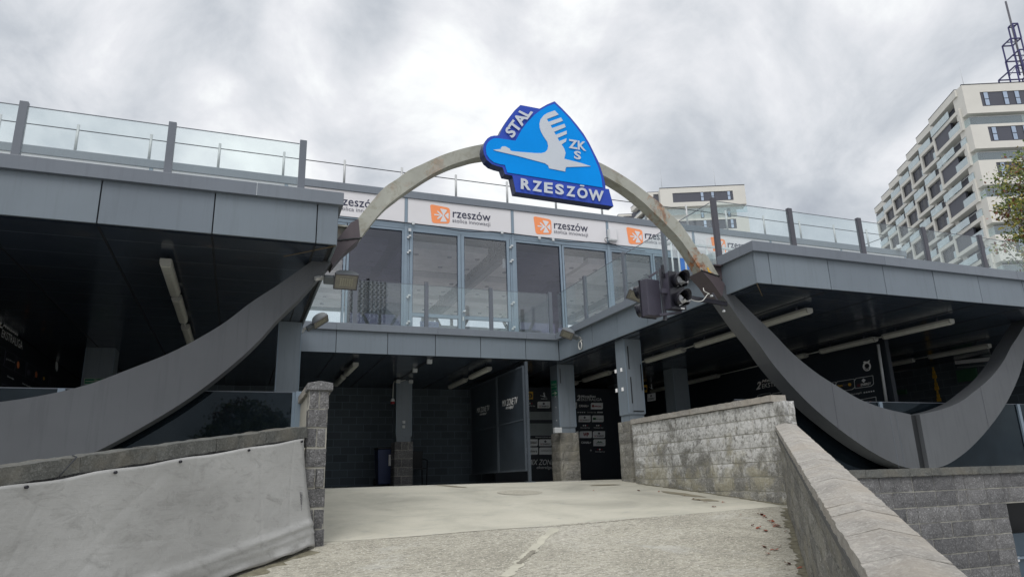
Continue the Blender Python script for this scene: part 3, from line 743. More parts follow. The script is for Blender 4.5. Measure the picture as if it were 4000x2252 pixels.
# angled corner trims of the soffit
mb = MB(); mb.bar((.87, 7.6, 2.597), (.35, 8.15, 2.597), .012, .006); mb.bar((6.74, 7.6, 2.597), (7.3, 8.15, 2.597), .012, .006); mb.build('corner_trim', simple('dirty_trim', srgb(110, 96, 74), .8), B)
def coping_run(a, b, d0, axis, cuts):
    pts = [a]+cuts+[b]
    for p, q in zip(pts, pts[1:]):
        mb = MB()
        if axis == 'x': mb.box(p+.002, q-.002, d0[0], d0[1], 3.065, CT)
        else: mb.box(d0[0], d0[1], p+.002, q-.002, 3.065, CT)
        mb.build('coping', 'coping', B, .004)
coping_run(-9, .935, (7.515, 7.80), 'x', [-5.6, -2.6, .0])
coping_run(6.675, 18, (7.515, 7.80), 'x', [9.22, 12.28, 15.3])
coping_run(.935, 6.63, (14.205, 14.45), 'x', [1.72, 3.85, 5.9])
coping_run(7.80, 8.33, (6.675, 6.93), 'y', []); coping_run(8.62, 14.20, (6.63, 6.93), 'y', [11.6])
coping_run(7.80, 14.20, (.68, .935), 'y', [11.2])
# dark outer walls of the pit
tag(MB().box(-9, 18, 19.6, 19.8, -.05, 2.6).build('pit_back_wall', 'darkblock'), 'dark painted block wall closing the back of the pit', 'wall')
tag(MB().box(-3.75, -3.6, 9.2, 19.58, -.05, 2.59).build('pit_side_wall', 'black'), 'black sponsor wall on the far left inside the pit', 'wall')
tag(MB().box(17.0, 17.2, 7.8, 19.58, -.05, 2.59).build('pit_end_wall', 'darkblock'), 'dark wall closing the far right end of the pit', 'wall')
tag(MB().box(12.1, 12.2, 10.2, 19.58, -.05, 2.59).build('pit_partition', 'sponsor'), 'black sponsor partition behind the right curved ribbon', 'wall')

# ------------------------------------------------------------------ columns
def column(x, y, zf, label, stoneface=True, w=.40, st='stone'):
    t = thing('column', (x, y, zf), label, 'column', 'steel-cased columns holding up the terrace')
    h = w/2
    mb = MB()
    if stoneface:
        g = h+.03
        for (ox, oy, tx, ty, nx, ny, sd) in ((-g, -g, 1, 0, 0, -1, 1), (-g, g, 0, -1, -1, 0, 2), (g, -g, 0, 1, 1, 0, 3), (g, g, -1, 0, 0, 1, 4)):
            blocks(mb, (x+ox, y+oy, 0), (tx, ty, 0), (nx, ny, 0), 2*g, 1.02, zf-.1, 0, .21, .34, .016, int(x*10)+int(y*7)+sd)
        mb.build('stone_base', st, t)
        MB().box(x-g+.004, x+g-.004, y-g+.004, y+g-.004, zf-.2, 1.015).build('mortar_core', 'mortar', t)
        MB().box(x-h+.02, x+h-.02, y-h+.02, y+h-.02, 1.0, 1.16).build('steel_foot', 'colmetal', t)
    z0 = 1.14 if stoneface else zf
    MB().box(x-h, x+h, y-h, y+h, z0, 2.598).build('steel_casing', 'colmetal', t, .006)
    mb = MB()
    for sx in (-1, 1): mb.box(x+sx*h-.012 if sx > 0 else x-h-.004, x+sx*h+.004 if sx > 0 else x-h+.012, y-h-.005, y-h-.001, z0+.02, 2.58)
    mb.build('edge_trim', 'frame', t)
    return t
c1 = column(7.05, 11.78, -.13, 'steel-cased column on a weathered stone base, nearest one on the right of the opening', True, .36, 'stonewarm')
c2 = column(7.08, 14.92, -.05, 'steel-cased column on a stone base with the green exit sign', True, .42, 'stonewarm')
c3 = column(3.9, 17.88, -.05, 'steel-cased column on a stone base beside the chair, in the middle of the pit', True, .40)
c4 = column(.665, 11.78, -.05, 'steel-cased column behind the narrow block pier, at left of the opening', False, .36)
c5 = column(-2.5, 14.85, -.05, 'dark column in the left part of the pit with the green arrow sign', False, .48)
c6 = column(10.25, 14.9, -.05, 'dark column behind the painted block wall, in the right part of the pit', False, .42)
c7 = column(10.25, 17.88, -.05, 'dark column deep in the pit behind the black sponsor wall', False, .42)
zN = oz((2380, 1300), 2.9); z5 = oz((1900, 1400), 2.637); z8 = oz((1200, 1350), 2.417)
for q in ((72, 433), (135, 415), (82, 650), (150, 635)):
    c = PX(zN(*q), 6.862); MB().box(6.856, 6.868, c.y-.03, c.y+.03, c.z-.035, c.z+.035).build('sticker', 'whiteprint', c1)
for (x, za, zb) in ((6.93, 2.0, 2.45), (6.95, 1.35, 1.85), (7.19, 1.6, 2.1)): MB().box(x, x+.02, 11.592, 11.598, za, zb).build('vent_slot', 'joint', c1)
MB().box(6.97, 7.2, 11.592, 11.598, 1.19, 1.21).build('vent_slot', 'joint', c1)
MB().box(6.93, 6.945, 14.702, 14.708, 2.15, 2.5).build('vent_slot', 'joint', c2)
for z in (1.6, 1.3, 1.85): MB().box(6.862, 6.868, 14.86, 14.88, z, z+.02).build('sticker', 'whiteprint', c2)
c = PY(z5(722, 738), 14.66); tag(MB().box(c.x-.09, c.x+.09, 14.55, 14.66, c.z-.06, c.z+.06).build('junction_box', 'whitemetal', None, .01), 'small white junction box on top of the stone base beside the exit sign column', 'box')
for q in ((912, 718), (910, 762)):
    c = PY(z8(*q), 17.66); tag(MB().box(c.x-.035, c.x+.035, 17.64, 17.678, c.z-.035, c.z+.035).build('socket', 'whitemetal', None, .006), ('upper' if q[1] < 740 else 'lower')+' white socket on the middle steel column', 'socket', 'sockets on the middle column')
t = thing('exit_sign', tuple(PX(z5(695, 300), 6.86)), 'green and white emergency exit sign on the side of the stone based column', 'sign')
flat([PX(z5(*q), 6.862) for q in ((665, 230), (722, 220), (726, 315), (670, 326))], 'green', t, 'sign_plate')
flat([PX(z5(*q), 6.862) for q in ((671, 338), (729, 326), (732, 374), (675, 384))], 'green', t, 'arrow_plate')
text('WYJŚCIE', *[PX(z5(*q), 6.85) for q in ((671, 258), (720, 248), (721, 272), (672, 282))], 'cream', t)
text('EWAKUACYJNE', *[PX(z5(*q), 6.85) for q in ((672, 290), (721, 280), (722, 296), (673, 306))], 'cream', t)
text('→', *[PX(z5(*q), 6.85) for q in ((676, 342), (728, 332), (730, 368), (679, 378))], 'cream', t, 'arrow', .02)
t = thing('arrow_sign', (-2.5, 14.6, 2.0), 'green arrow sign low on the dark column in the left part of the pit', 'sign')
zO = oz((0, 1220), 4.264)
flat([PY(zO(*q), 14.6) for q in ((1405, 1095), (1745, 1095), (1745, 1190), (1400, 1190))], 'cream', t, 'sign_border')
flat([PY(zO(*q), 14.592) for q in ((1412, 1102), (1738, 1102), (1738, 1183), (1407, 1183))], 'green', t, 'sign_plate')
text('→', *[PY(zO(*q), 14.58) for q in ((1425, 1112), (1720, 1112), (1720, 1175), (1425, 1175))], 'cream', t, 'arrow', .02)

# ------------------------------------------------------------------ curved ribbon and arch
UP = [(6.62, 2.84), (6.78, 2.68), (7.0, 2.48), (7.24, 2.27), (7.51, 2.05), (7.82, 1.76), (8.25, 1.46), (8.7, 1.23), (9.07, 1.06), (9.54, .93), (10.08, .84)]
LO = [(6.31, 2.93), (6.45, 2.80), (6.67, 2.55), (6.95, 2.17), (7.2, 1.88), (7.43, 1.57), (7.73, 1.25), (8.04, .97), (8.36, .73), (8.79, .45), (9.24, .21), (9.69, .04), (10.08, -.02)]
RYF, RTH = 8.25, .31
def v3(L, f=lambda x: x): return [(f(x), RYF, z) for x, z in L]
def ribbon_piece(f, n=44):
    a, b = crom(v3(UP, f), n), crom(v3(LO, f), n); return a, b
mir = lambda x: 7.54-x
m2 = lambda x: 20.36-x
R = thing('curved_ribbon', (10.2, 8.4, 0), 'wide dark grey clad ribbon sweeping down and up again below the right canopy', 'structure', 'curved ribbons below the canopies')
Lr = thing('curved_ribbon', (-2.6, 8.4, 0), 'wide dark grey clad ribbon sweeping down to the left below the left canopy', 'structure', 'curved ribbons below the canopies')
for root, fs in ((R, (lambda x: x, m2)), (Lr, (mir, lambda x: mir(m2(x))))):
    for f in fs:
        a, b = ribbon_piece(f); MB().strip(a, b, (0, RTH, 0)).build('cladding', 'ribbon', root)
        # small joints across the cladding
        mb = MB()
        for k in ((29,) if root is R else ()):
            q_ = min(b, key=lambda v: abs(v.x-a[k].x)); mb.bar(a[k]+Vector((0, -.001, 0)), Vector((a[k].x, a[k].y-.001, q_.z)), .006, .004, (0, 1, 0))
        mb.build('cladding_joint', 'postdk', root) if root is R else None
    xm = 10.18 if root is R else mir(10.18)
    MB().box(xm-.09, xm+.09, RYF+.07, RYF+.28, -.01, .83).build('recessed_joint', 'joint', root)
    for dx in ((-.42, -.55) if root is R else ()):
        MB().box(xm+dx-.003, xm+dx+.003, RYF-.003, RYF, .02, .84).build('pale_seam', 'post', root)
# brown bracket feet where the steel meets the cladding
for f, root in ((lambda x: x, R), (mir, Lr)):
    pts = [(6.30, 2.94), (6.60, 2.87), (6.70, 2.76), (6.62, 2.56), (6.47, 2.77)]
    MB().prism([(f(x), RYF-.012, z) for x, z in pts], (0, RTH+.02, 0)).build('primed_foot', 'foot', root)
    mb = MB(); rr = random.Random(6)
    P = [(f(6.29), 2.945), (f(6.38), 2.935), (f(6.48), 2.915), (f(6.62), 2.875)]
    mb.tube([(x+rr.uniform(-.004, .004), RYF-.015, z+rr.uniform(-.006, .006)) for x, z in [(P[0][0]+(P[3][0]-P[0][0])*k/12, P[0][1]+(P[3][1]-P[0][1])*k/12) for k in range(13)]], [.009+.004*rr.random() for _ in range(13)], 6)
    mb.build('weld_bead', 'joint', root)
A = thing('steel_arch', (3.77, 8.4, 3), 'weathered pale steel arch with rust patches carrying the blue emblem', 'arch')
AO = [(6.60, 2.86), (6.46, 3.05), (6.34, 3.2), (6.2, 3.41), (6.02, 3.66), (5.85, 3.81), (5.7, 3.95), (5.53, 4.06), (5.26, 4.23), (4.98, 4.37), (4.7, 4.48), (4.4, 4.57), (4.1, 4.625), (3.77, 4.645)]
AI = [(6.31, 2.93), (6.22, 3.07), (6.11, 3.24), (5.98, 3.41), (5.85, 3.54), (5.72, 3.66), (5.59, 3.77), (5.42, 3.91), (5.25, 4.03), (5.08, 4.13), (4.91, 4.21), (4.74, 4.28), (4.4, 4.375), (4.1, 4.43), (3.77, 4.45)]
ao = AO+[(mir(x), z) for x, z in AO[-2::-1]]; ai = AI+[(mir(x), z) for x, z in AI[-2::-1]]
MB().strip(crom(v3(ao), 96), crom(v3(ai), 96), (0, .2, 0)).build('box_section', 'arch', A, .003)
mb = MB(); mb.prism([(6.44, RYF-.014, 3.18), (6.36, RYF-.014, 3.22), (6.30, RYF-.014, 2.95), (6.62, RYF-.014, 2.86)], (0, .23, 0)); mb.build('foot_plate', 'arch', A)
mb = MB(); mb.prism([(mir(6.42), RYF-.008, 3.14), (mir(6.33), RYF-.008, 3.2), (mir(6.30), RYF-.008, 2.95), (mir(6.60), RYF-.008, 2.87)], (0, .22, 0)); mb.build('foot_plate', 'foot', A)
mb = MB(); mb.box(.90, 1.14, RYF+.02, RYF+.13, 2.84, 2.86); mb.box(.90, 1.14, RYF+.06, RYF+.08, 2.86, 3.08); mb.box(.90, 1.16, RYF+.0, RYF+.15, 3.08, 3.10); mb.build('support_beam', 'arch', A)
mb = MB(); mb.box(6.58, 6.74, RYF+.06, RYF+.08, 2.86, 3.06); mb.box(6.56, 6.76, RYF, RYF+.15, 3.05, 3.07); mb.build('support_beam', 'foot', A)
flat([PY(q, RYF-.016) for q in ((2761, 1045), (2766, 1044), (2772, 1060), (2778, 1063), (2776, 1068), (2768, 1065))], 'yellowprint', A, 'yellow_mark')
tag(MB().tube(crom([(5.45, 8.46, 4.13), (5.72, 8.47, 3.97), (5.95, 8.47, 3.80), (6.1, 8.47, 3.64), (6.25, 8.47, 3.42), (6.4, 8.47, 3.2)], 24), .012, 6).build('power_cable', 'whitecable'), 'thin white cable lying along the top of the rusty arch', 'cable')

# ------------------------------------------------------------------ emblem sign on the arch
zE = oz((1860, 380), 3.152)
G_ = thing('emblem_sign', (4.0, 8.1, 3.7), 'blue club emblem sign with a stylised grey bird and RZESZÓW lettering on the arch', 'sign')
OUTL = [(90, 600), (108, 545), (140, 505), (180, 480), (222, 472), (283, 470), (303, 420), (330, 365), (400, 255), (470, 165), (545, 95), (782, 140), (870, 90), (965, 50), (1060, 140), (1160, 245), (1240, 340), (1320, 445), (1390, 560), (1450, 680), (1505, 790), (1540, 890), (1575, 1000), (1590, 1065), (1593, 1125), (1635, 1130), (1692, 1343), (490, 1165), (445, 963), (355, 945), (325, 862), (260, 845), (190, 820), (130, 770), (95, 700), (85, 645)]
YS = 8.0
MB().prism([PY(zE(*q), YS) for q in OUTL], (0, .15, 0)).build('sign_box', 'signside', G_)
def face(pts, y, mat, name, parent=G_): return MB().prism([PY(zE(*q), y) for q in pts], (0, .008, 0)).build(name, mat, parent)
face([((x-900)*.997+900, (y-680)*.997+680) for x, y in OUTL], YS-.010, 'signdk', 'sign_face')
LIGHT = [(120, 640), (126, 590), (145, 555), (180, 522), (220, 505), (262, 503), (485, 535), (510, 490), (570, 385), (640, 295), (720, 215), (800, 155), (880, 110), (965, 80), (1060, 170), (1160, 275), (1250, 390), (1330, 500), (1400, 625), (1450, 735), (1500, 850), (1540, 980), (1558, 1110), (385, 925), (355, 832), (290, 822), (220, 800), (170, 760), (130, 705)]
face(LIGHT, YS-.020, 'signlt', 'bright_field')
BIRD = [(212, 646), (303, 636), (308, 615), (325, 604), (365, 606), (400, 626), (415, 632), (419, 650), (440, 662), (560, 674), (640, 680), (720, 686), (800, 688), (850, 674), (880, 640), (888, 595), (875, 545), (852, 512), (830, 480), (800, 425), (783, 370), (781, 320), (795, 270), (835, 220), (880, 193), (968, 163), (1016, 213), (870, 268), (890, 303), (1045, 250), (1068, 290), (916, 345), (935, 380), (1088, 326), (1102, 367), (960, 425), (980, 462), (1115, 410), (1115, 452), (1003, 500), (1022, 540), (1115, 505), (1105, 545), (1052, 580), (1085, 632), (1102, 685), (1085, 757), (1290, 808), (1412, 849), (1110, 858), (1100, 880), (1097, 913), (900, 874), (888, 840), (850, 812), (500, 718), (250, 660)]
face(BIRD, YS-.028, 'signgrey', 'bird')
def et(s, TL, TR, BR, BL, **k): return text(s, *[PY(zE(*q), YS-.029) for q in (TL, TR, BR, BL)], 'signgrey', G_, **k)
et('STAL', (345, 412), (560, 122), (703, 186), (447, 512), bold=.035)
et('ZK', (1134, 515), (1352, 550), (1354, 664), (1138, 624), bold=.03)
et('S', (1203, 656), (1290, 670), (1290, 773), (1203, 757), bold=.03)
rz = [('R', 548, 672, 995, 1017, 1148, 1128), ('Z', 690, 810, 1020, 1038, 1170, 1150), ('E', 835, 942, 1045, 1053, 1188, 1172), ('S', 972, 1080, 1062, 1076, 1206, 1190), ('Z', 1108, 1220, 1088, 1102, 1230, 1212), ('O', 1242, 1372, 1105, 1122, 1253, 1236), ('W', 1382, 1570, 1128, 1155, 1286, 1262)]
for ch, x0, x1, y0, y1, y2, y3 in rz: et(ch, (x0, y0), (x1, y1), (x1, y2), (x0, y3), bold=.04)
face([(1282, 1077), (1332, 1084), (1328, 1100), (1278, 1093)], YS-.028, 'signgrey', 'accent')
mb = MB()
for x in (3.45, 3.9, 4.35): mb.box(x-.03, x+.03, 8.14, 8.25, 4.46, 4.56)
mb.build('bracket', 'postdk', G_)

# ------------------------------------------------------------------ glass balustrades on the terrace edge
def balustrade(label, group, a, b, posts, ztop=4.22, thick=.06, mat='post', over=0):
    a, b = Vector((a[0], a[1], 0)), Vector((b[0], b[1], 0)); d = (b-a).normalized(); n = Vector((-d.y, d.x, 0))
    t = thing('glass_balustrade', (a.x, a.y, DECK), label, 'balustrade', group)
    ps = sorted(posts)
    for s in ps:
        c = a+d*s; MB().obox(c+Vector((0, 0, (DECK+ztop)/2)), d, n, (0, 0, 1), .042, .03, (ztop-DECK)/2).build('post', mat, t, .003)
    ed = [0]+ps+[(b-a).length]
    for s0, s1 in zip(ed, ed[1:]):
        if s1-s0 < .1: continue
        c = a+d*((s0+s1)/2)
        gp = MB().obox(c+Vector((0, 0, (DECK+ztop-.05)/2)), d, n, (0, 0, 1), (s1-s0)/2-.045, .006, (ztop-.05-DECK)/2).build('glass_pane', 'glass', t)
        MB().obox(c+Vector((0, 0, ztop-.046)), d, n, (0, 0, 1), (s1-s0)/2-.045, .006, .004).build('polished_edge', 'post', gp)
    return t
GB = 'glass balustrades round the terrace'
balustrade('glass balustrade along the front edge of the left wing', GB, (-8.5, 8.37), (.56, 8.37), [2.99, 4.50, 6.014, 7.512, 9.01])
balustrade('glass balustrade along the middle of the terrace in front of the lounge doors', GB, (.72, 14.32), (6.62, 14.32), [1.37, 2.90, 4.39, 5.86])
balustrade('glass balustrade receding along the inner side of the right wing', GB, (6.76, 14.3), (6.76, 8.42), [1.42, 3.1, 4.5])
balustrade('glass balustrade along the front edge of the right wing, below the far tower', GB, (6.76, 8.37), (17.9, 8.37), [.0, 1.52, 3.04, 4.59, 6.07, 7.6, 9.1], mat='postdk')
# dark glass railings at pit level
def dark_rail(label, x0, x1, posts):
    t = thing('dark_glass_railing', (x0, 8.7, -.05), label, 'railing', 'dark glass railings at pit level')
    ed = [x0]+posts+[x1]
    for p, q in zip(ed, ed[1:]): MB().box(p+.03, q-.03, 8.69, 8.70, -.05, 1.08).build('glass_pane', 'dglass', t)
    for p in posts: MB().box(p-.035, p+.035, 8.66, 8.73, -.05, 1.085).build('post', 'frame', t)
    MB().box(x0, x1, 8.685, 8.705, 1.08, 1.09).build('top_edge', 'post', t)
    MB().box(x0, x1, 8.85, 8.9, -.05, 1.0).build('backing_panel', 'black', t)
    return t
dark_rail('dark glass railing behind the left ribbon, left of the block pier', -7, .60, [-4.2, -1.8, .60])
dark_rail('dark glass railing behind the right ribbon', 7.0, 17, [9.95, 13.35])
tag(MB().box(.60, .70, 8.62, 8.76, -.05, 1.09).build('end_post', 'frame', None, .004), 'light grey end post of the left glass railing, beside the block pier', 'post')

# ------------------------------------------------------------------ lounge pavilion on the terrace
FY = 15.15
zA = oz((1200, 540), 2.9); z2 = oz((1100, 700), 2.0717); z4 = oz((2300, 700), 2.4167); zI = oz((2500, 820), 5.152)
L_ = thing('lounge_pavilion', (6, 15.2, DECK), 'glazed lounge with a flat roof and white sponsor boards standing on the terrace', 'building')
XM = [-7.52, -4.81, -2.10, .61, 3.33, 6.02, 8.71, 11.42, 14.12, 16.82, 19.5]
MB().box(-7.6, 19.55, FY-.02, 24.6, 6.62, 6.72).build('roof', 'coping', L_, .01)
mb = MB(); mb.box(-7.6, 19.55, FY-.045, FY+.05, 6.53, 6.70); mb.box(19.4, 19.55, FY+.06, 24.6, 6.50, 6.61); mb.build('roof_edge_band', 'coping', L_, .004)
for x in XM: MB().box(x-.035, x+.035, FY-.02, FY+.10, DECK, 6.53).build('mullion', 'frame', L_, .003)
MB().box(-7.5, 19.4, FY+.005, FY+.09, 5.76, 5.90).build('transom', 'frame', L_, .003)
MB().box(-7.5, 19.4, FY+.1, FY+.16, DECK, DECK+.12).build('sill', 'frame', L_)
mb = MB(); mb.box(-7.5, 19.4, FY+.02, FY+.06, 5.9, 6.53); mb.build('board_backing', 'frame', L_)
def win(x0, x1, mat, z0=3.24, zt=5.75, f=.05, name='window'):
    w = MB(); w.box(x0, x0+f, FY+.0, FY+.08, z0, zt); w.box(x1-f, x1, FY, FY+.08, z0, zt); w.box(x0+f, x1-f, FY, FY+.08, zt-f, zt); w.box(x0+f, x1-f, FY, FY+.08, z0, z0+f)
    o = w.build(name, 'frame', L_, .003)
    MB().box(x0+f, x1-f, FY+.035, FY+.045, z0+f, zt-f).build('pane', mat, o)
    g = .012; w = MB(); w.box(x0+f, x0+f+g, FY+.012, FY+.03, z0+f, zt-f); w.box(x1-f-g, x1-f, FY+.012, FY+.03, z0+f, zt-f); w.box(x0+f+g, x1-f-g, FY+.012, FY+.03, zt-f-g, zt-f); w.build('gasket', 'framedk', o)
    return o
for k, x in enumerate(XM[:-1]):
    x1 = XM[k+1]; a, b = x+.035, x1-.035
    if k == 4:      # the double door
        m_ = (a+b)/2
        for (p, q, hs) in ((a+.06, m_-.005, -1), (m_+.005, b-.06, 1)):
            o = win(p, q, 'window', 3.15, 5.78, .075, 'door_leaf')
            MB().box(p+.075, q-.075, FY+.0, FY+.07, 3.66, 3.74).build('door_rail', 'frame', o)
            for z in (5.55, 5.18, 4.11, 3.5):
                xx = p-.03 if hs < 0 else q+.03
                h = MB(); h.box(xx-.04, xx+.005, FY-.05, FY-.0, z-.035, z+.0); h.box(xx-.005, xx+.05, FY-.055, FY-.0, z+.01, z+.045); h.build('hinge', 'whitemetal', o)
            if hs > 0:
                MB().tube([(p+.035, FY, 3.83), (p+.035, FY-.07, 3.83), (p+.08, FY-.08, 3.84)], .022, 10).build('handle', 'whitemetal', o)
                MB().box(p+.02, p+.05, FY-.012, FY, 3.62, 3.72).build('lock_plate', 'whitemetal', o)
        MB().box(a, a+.05, FY+.0, FY+.09, 3.1, 5.76).build('door_jamb', 'frame', L_); MB().box(b-.05, b, FY, FY+.09, 3.1, 5.76).build('door_jamb', 'frame', L_)
    elif k == 3:
        win(a, 1.97, 'window'); win(1.99, b, 'tint')
    elif k == 5: win(a, 7.34, 'tint'); win(7.36, b, 'window')
    elif k == 6: win(a, 10.03, 'window'); win(10.05, b, 'tint')
    else: win(a, (a+b)/2-.01, 'window'); win((a+b)/2+.01, b, 'tint' if k % 2 else 'window')
# room behind the glass
MB().box(-7.5, 19.4, 24.3, 24.4, DECK, 3.25).build('back_sill', 'frame', L_)
for x in XM: MB().box(x-.05, x+.05, 24.3, 24.42, DECK, 6.5).build('back_mullion', 'frame', L_)
MB().box(-7.5, 19.4, 24.3, 24.4, 5.9, 6.6).build('back_lintel', 'frame', L_)
MB().box(-7.6, 19.4, 15.3, 24.3, 6.55, 6.60).build('roof_sheet', 'ceildk', L_)
mb = MB()
y = 15.5
while y < 24: mb.box(-7.6, 19.4, y, y+.05, 6.50, 6.55); y += .25
mb.build('roof_rib', 'ceildk', L_)
for x in (-4.6, -1.9, .9, 3.62, 6.5, 9.0, 11.7, 14.4):
    for y0, y1 in ((16.85, 18.8), (19.4, 21.3), (21.9, 23.8)):
        o = MB().box(x, x+2.35, y0, y1, 5.9, 6.08).build('ceiling_panel', 'ceil', L_)
        for xx in (x+.48, x+1.4, x+2.2):
            for yy in (y0+.5, y0+1.45): MB().tube([(xx, yy, 5.885), (xx, yy, 5.9)], .07, 14).build('downlight', 'greyprint', o)
for x in (.61, 6.3, 11.42):
    mb = MB(); mb.bar((x, 15.6, 5.80), (x, 24.2, 5.80), .20); mb.bar((x, 15.6, 6.45), (x, 24.2, 6.45), .16); y = 15.7; k = 0
    while y < 23.6: mb.bar((x, y, 5.85 if k % 2 else 6.45), (x, y+.6, 6.45 if k % 2 else 5.85), .09); y += .6; k += 1
    mb.build('roof_truss', 'truss', L_)
for x in (4.3, 6.9, 9.5):
    mb = MB()
    for dx, dz in ((-.7, 5.85), (.0, 5.85), (.7, 5.85)): mb.bar((x, 23.6, 4.6), (x+dx, 23.6+.1*dx, dz), .09)
    mb.bar((x, 23.6, 3.1), (x, 23.6, 4.65), .12); mb.build('branching_strut', 'truss', L_)
MB().box(-7.6, 19.4, 15.3, 24.3, DECK-.06, DECK+.005).build('lounge_floor', 'deck', L_)
c = PY(z2(1195, 1150), 16.6)
t = thing('lounge_chair', (c.x, 16.6, DECK), 'blue upholstered chair seen through the lounge door glass', 'chair')
MB().box(c.x-.24, c.x+.24, 16.55, 16.62, 3.62, c.z).build('backrest', 'bluechair', t, .03)
MB().box(c.x-.24, c.x+.24, 16.1, 16.54, 3.54, 3.62).build('seat', 'bluechair', t, .02)
for dx in (-.2, .2):
    for yy in (16.14, 16.5): MB().tube([(c.x+dx, yy, DECK), (c.x+dx, yy, 3.55)], .013, 6).build('leg', 'galv', t)
c = PY(z2(1500, 1200), 16.9)
t = thing('sofa', (c.x, 16.9, DECK), 'low grey sofa seen through the lounge door glass', 'sofa')
for i in range(4):
    x = c.x-.9+i*.75; MB().box(x, x+.73, 16.8, 17.0, 3.2, c.z+.02).build('back_cushion', 'sofa', t, .05)
MB().box(c.x-.9, c.x+2.1, 16.2, 16.8, 3.1, 3.5).build('seat', 'sofa', t, .04)
# sponsor boards
def board(k):
    x0, x1 = XM[k]+.04, XM[k+1]-.04
    t = thing('sponsor_board', ((x0+x1)/2, FY, 5.9), None, 'sign', 'white rzeszów boards over the lounge glazing')
    t['label'] = {3: 'white rzeszów board half hidden behind the left canopy end and the arch', 4: 'white rzeszów board over the double lounge door', 5: 'white rzeszów board to the right of the door board, below the emblem',
                  6: 'white rzeszów board right of the white wall box, crossed by the arch', 7: 'white rzeszów board partly behind the corner glass post of the right wing'}.get(k, 'white board seen through the left wing glass balustrade' if k < 3 else 'white board behind the right wing coping')
    MB().box(x0, x1, FY-.012, FY+.0, 5.905, 6.525).build('board', 'banner', t)
    if 3 <= k <= 8:
        dx = XM[k]-3.33; P = lambda x, z, l=.014: (x+dx, FY-.012-l+.01, z)
        o = [(3.91, 6.40), (3.925, 6.425), (3.96, 6.435), (4.33, 6.405), (4.38, 6.385), (4.40, 6.34), (4.395, 6.05), (4.375, 6.01), (4.34, 5.99), (4.02, 5.965), (3.975, 5.975), (3.95, 6.01)]
        o = [(x, z) for x, z in o]
        def pl(pts, m, n, l): return MB().poly([P(x, z, l) for x, z in pts]).build(n, m, t)
        pl(o, 'orange', 'logo_square', .014)
        pl([(4.155, 6.345), (4.17, 6.355), (4.31, 6.34), (4.325, 6.32), (4.25, 6.20), (4.245, 6.18), (4.32, 6.05), (4.31, 6.03), (4.17, 6.015), (4.16, 6.03), (4.225, 6.18), (4.23, 6.20)], 'banner', 'logo_mark', .018)
        pl([(4.265, 6.19), (4.35, 6.265), (4.365, 6.255), (4.365, 6.115), (4.35, 6.105)], 'banner', 'logo_mark', .018)
        pl([(4.01, 6.20), (4.15, 6.195), (4.07, 6.275), (4.10, 6.29), (4.22, 6.19), (4.22, 6.17), (4.10, 6.07), (4.07, 6.09), (4.15, 6.165), (4.01, 6.165)], 'banner', 'logo_arrow', .018)
        text('rzeszów', P(4.47, 6.375), P(5.44, 6.375), P(5.44, 6.165), P(4.47, 6.165), 'navy', t, bold=.004)
        text('stolica innowacji', P(4.46, 6.135), P(5.43, 6.135), P(5.43, 6.01), P(4.46, 6.01), 'greyprint', t)
    return t
for k in range(10): board(k)
# drooping cable under the boards
pts = []
x = -2
while x < 9.0: pts.append((x, FY-.05, 5.895-.02*abs(math.sin(x*1.1))-(.05 if (x % 2.7) > 1.3 else 0)*math.sin((x % 1.35)/1.35*PI))); x += .13
tag(MB().tube(pts, .012, 6).build('cable', 'cable'), 'black cable drooping along the top of the lounge windows', 'cable')
for i, (x, z) in enumerate(((3.49, 5.9), (5.72, 5.9), (6.72, 5.86), (7.1, 5.85), (3.41, 5.72))):
    MB().box(x-.03, x+.03, FY-.07, FY-.03, z-.04, z+.03).build('cable_clip', 'whitemetal', L_)
t = thing('wall_box', (8.81, FY-.1, 6.1), 'white rectangular wall box mounted between two rzeszów boards', 'box')
MB().box(8.69, 8.94, FY-.13, FY-.02, 5.97, 6.29).build('housing', 'whitemetal', t, .015)
MB().box(8.715, 8.915, FY-.137, FY-.13, 6.0, 6.27).build('cover', 'banner', t)
MB().tube(crom([(8.72, FY-.06, 6.06), (8.60, FY-.06, 6.03), (8.62, FY-.06, 5.93), (8.8, FY-.05, 5.90), (9.2, FY-.05, 5.80), (9.8, FY-.05, 5.79)], 20), .008, 5).build('lead', 'cable', t)
c = PY(z2(1803, 690), 15.6)
t = thing('loudspeaker', tuple(c), 'cream wall loudspeaker hanging inside the lounge behind the right door leaf', 'loudspeaker')
MB().box(c.x-.06, c.x+.07, 15.5, 15.6, c.z-.12, c.z+.13).build('cabinet', 'whitemetal', t, .02); MB().box(c.x+.07, c.x+.085, 15.5, 15.6, c.z-.09, c.z+.1).build('grille', 'framedk', t)

# roof railing of wire and short posts
t = thing('roof_railing', (6, 15.3, 6.7), 'low white post and wire railing along the lounge roof edge', 'railing')
for i in range(18):
    x = -4.9+i*1.357
    MB().tube([(x, 15.28, 6.70), (x, 15.28, 7.36)], .028, 10).build('post', 'galv', t)
MB().tube([(-7.5, 15.28, 7.24), (19.1, 15.28, 7.24)], .011, 6).build('rail_wire', 'cable', t)
MB().tube([(19.1, 15.28, 7.24), (18.9, 24.3, 7.24)], .011, 6).build('rail_wire', 'cable', t)
t = thing('security_camera', (19.3, 15.1, 6.7), 'small white security camera at the far right end of the lounge roof', 'camera')
MB().obox((19.2, 15.05, 6.80), (-.8, -.5, -.2), (-.5, .8, 0), (0, 0, 1), .16, .06, .06).build('body', 'whitemetal', t, .015)
MB().box(19.2, 19.26, 15.06, 15.12, 6.70, 6.76).build('bracket', 'galv', t)

